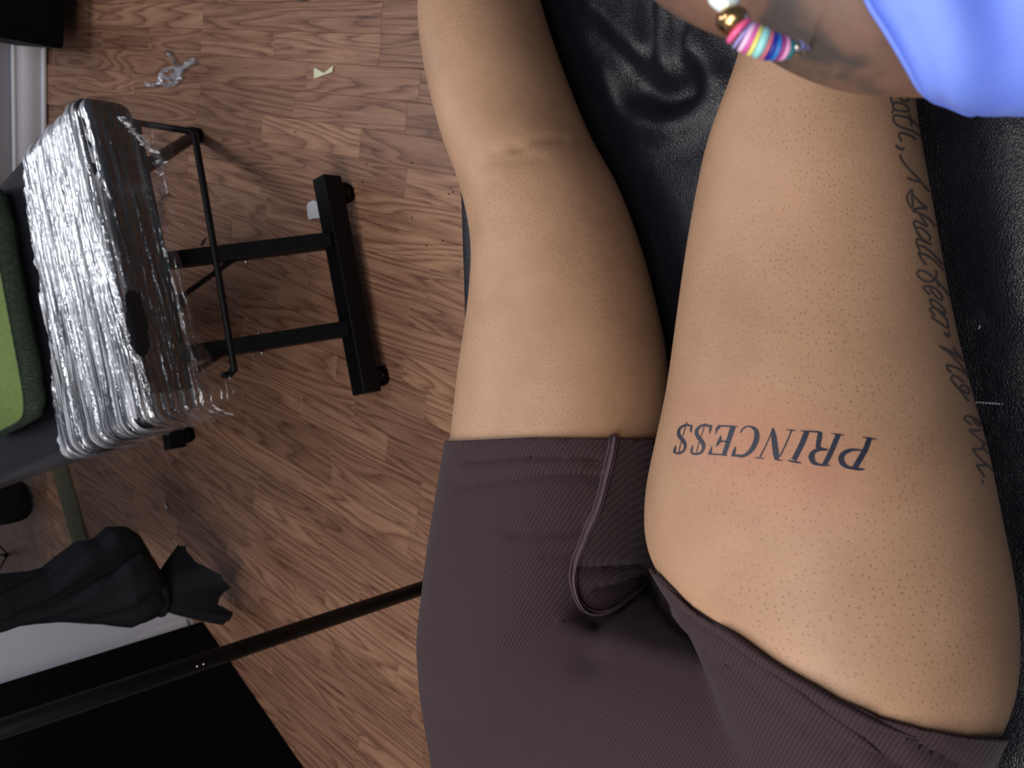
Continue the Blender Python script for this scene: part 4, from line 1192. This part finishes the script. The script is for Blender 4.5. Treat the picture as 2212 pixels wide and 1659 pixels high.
# small black leather bag
bg = at_z(18, 1085, .085); bgx = np.array([bg[0], bg[1], 0.0])
nb = unit(np.array([-bg[0], -bg[1], 0])); ub = np.array([-nb[1], nb[0], 0])
if np.dot(WC[1], ub) < 0: ub = -ub
bag = empty('bag', (bg[0], bg[1], 0))
tag(bag, 'small padded black leather bag with zip below the wrapped bed', 'bag')
def sup(c, ax, ay, az, a, b, cc, p=3.2, n=20, m=36):
    V = []
    for i in range(1, n):
        ph = math.pi * i / n - math.pi / 2
        for k in range(m):
            t = 2 * math.pi * k / m
            f = lambda x: math.copysign(abs(x) ** (2 / p), x)
            V.append(c + ax * a * f(math.cos(ph)) * f(math.cos(t)) + ay * b * f(math.cos(ph)) * f(math.sin(t)) + az * cc * f(math.sin(ph)))
    F = grid_faces(n - 1, m, True); V += [c - az * cc, c + az * cc]
    for k in range(m): F += [(len(V) - 2, (k + 1) % m, k), (len(V) - 1, (n - 2) * m + k, (n - 2) * m + (k + 1) % m)]
    return V, F
zax = np.array([0, 0, 1.0])
V, F = sup(bgx + zax * .103, ub, nb, zax, .088, .055, .099)
mk('body', V, F, VINYL, bag)
tube('piping', [bgx + zax * (.103 + .095 * math.copysign(abs(math.sin(t)) ** .62, math.sin(t))) + ub * .085 * math.copysign(abs(math.cos(t)) ** .62, math.cos(t)) + nb * .03 for t in np.linspace(0, 2 * math.pi, 64, endpoint=False)], .0035, VINYL, bag, 8, True)
zp = at_plane(70, 1073, bgx + nb * .03, nb); zq = at_plane(92, 1071, bgx + nb * .03, nb)
tube('zip_pull', [zp, (zp * .4 + zq * .6), zq], [.003, .0045, .003], METAL, bag, 8)
# thin wire stand in the next room
wf = at_z(17, 1198, .004)
wst = empty('wire_stand', wf)
tag(wst, 'thin black wire stand foot at the left edge past the curtain', 'stand')
for q in ((-60, 1120, .30), (-60, 1204, .22), (-60, 1330, .25)):
    tube('leg', [wf, at_z(*q)], .004, METAL, wst, 8)
tube('foot_cap', [wf + np.array([0, 0, -.002]), wf + np.array([0, 0, .016])], .009, BLACKSAT, wst, 12)

# scraps on the floor
def scrap(name, px, mat, label, cat, z=.0035, curl=.003):
    V = [at_z(x, y, z) + np.array([0, 0, curl * abs(math.sin(i * 1.7))]) for i, (x, y) in enumerate(px)]; n = len(V)
    V2 = [v + np.array([0, 0, .0006]) for v in V]
    o = mk(name, V + V2, [tuple(range(n))[::-1], tuple(range(n, 2 * n))] + [(i, (i + 1) % n, n + (i + 1) % n, n + i) for i in range(n)], mat, None, False)
    return tag(o, label, cat)
scrap('paper_scrap', [(678, 150), (683, 147), (701, 158), (713, 149), (721, 142), (720, 156), (700, 163), (680, 170)], PAPERC, 'torn cream paper scrap lying on the bare floor', 'paper scrap')
scrap('paper_scrap', [(663, 444), (668, 437), (676, 433), (700, 440), (704, 470), (676, 472), (668, 475), (665, 465)], PAPERW, 'white paper scrap half under the steel foot bar', 'paper scrap', .0035, .001)
scrap('lint', [(355, 1081), (358, 1084), (362, 1093), (364, 1098), (359, 1100), (356, 1092)], LINT, 'tiny pale lint flake on the dark floor', 'lint')
scrap('splinter', [(444, 513), (446, 515), (440, 524), (436, 532), (434, 530), (438, 522)], CRUMB, 'thin dark splinter on the floor beside the rod', 'splinter')
for (x, y) in ((531, 271), (637, 285), (472, 387), (655, 361), (790, 354), (782, 393), (888, 352), (977, 415), (968, 419), (955, 520), (888, 470), (920, 530), (415, 1105), (425, 1112)):
    c = at_z(x, y, .0045); rr = .0022
    V = [c + np.array([math.cos(a) * rr * (1 + .4 * math.sin(3 * a + x)), math.sin(a) * rr, -.0018]) for a in np.linspace(0, 2 * math.pi, 8, endpoint=False)] + [c + np.array([0, 0, .0012])]
    o = mk('crumb', V, [(k, (k + 1) % 8, 8) for k in range(8)] + [tuple(range(8))[::-1]], CRUMB, None)
    tag(o, 'tiny dark crumb on the laminate floor', 'crumb', 'dark crumbs scattered on the floor')
# crumpled strand of film on the floor
V = []; F = []; sheen_lay_ = []; sheet = []
rr_ = random.Random(3)
for sidx, (pts, wd) in enumerate((([(322, 182), (338, 186), (352, 178), (356, 160), (370, 150), (388, 152), (396, 164), (386, 180), (368, 186), (354, 180)], .018), ([(388, 156), (402, 148), (418, 138), (428, 130)], .022), ([(396, 150), (386, 136), (376, 120), (372, 112)], .006), ([(360, 165), (376, 172), (390, 160)], .02))):
    S = spline(pts, 60)
    for i, q in enumerate(S):
        T = S[min(i + 1, 59)] - S[max(i - 1, 0)]; T = T / (np.linalg.norm(T) + 1e-9)
        for j in range(9):
            w_ = (j / 8 - .5) * wd; c = at_z(q[0], q[1], .003)
            V.append(c + np.array([-T[1] * w_ + .004 * fbm(i * .4, j * .7, sidx), T[0] * -w_ * .6 + .004 * fbm(i * .4, j * .7, sidx + 5), .012 + .014 * fbm(i * .5, j * .9, sidx * 3.1)])); sheen_lay_.append(.75); sheet.append((i * .01, j * .01, 0))
    b_ = sidx * 540
    F += [tuple(b_ + k for k in f) for f in grid_faces(60, 9)]
V = [np.array([v[0], v[1], max(v[2], .0035)]) for v in V]
fs = film_obj('film_scrap', V, F, sheen_lay_, sheet)
tag(fs, 'crumpled strand of clear film on the floor by the wrapped bed', 'film scrap')
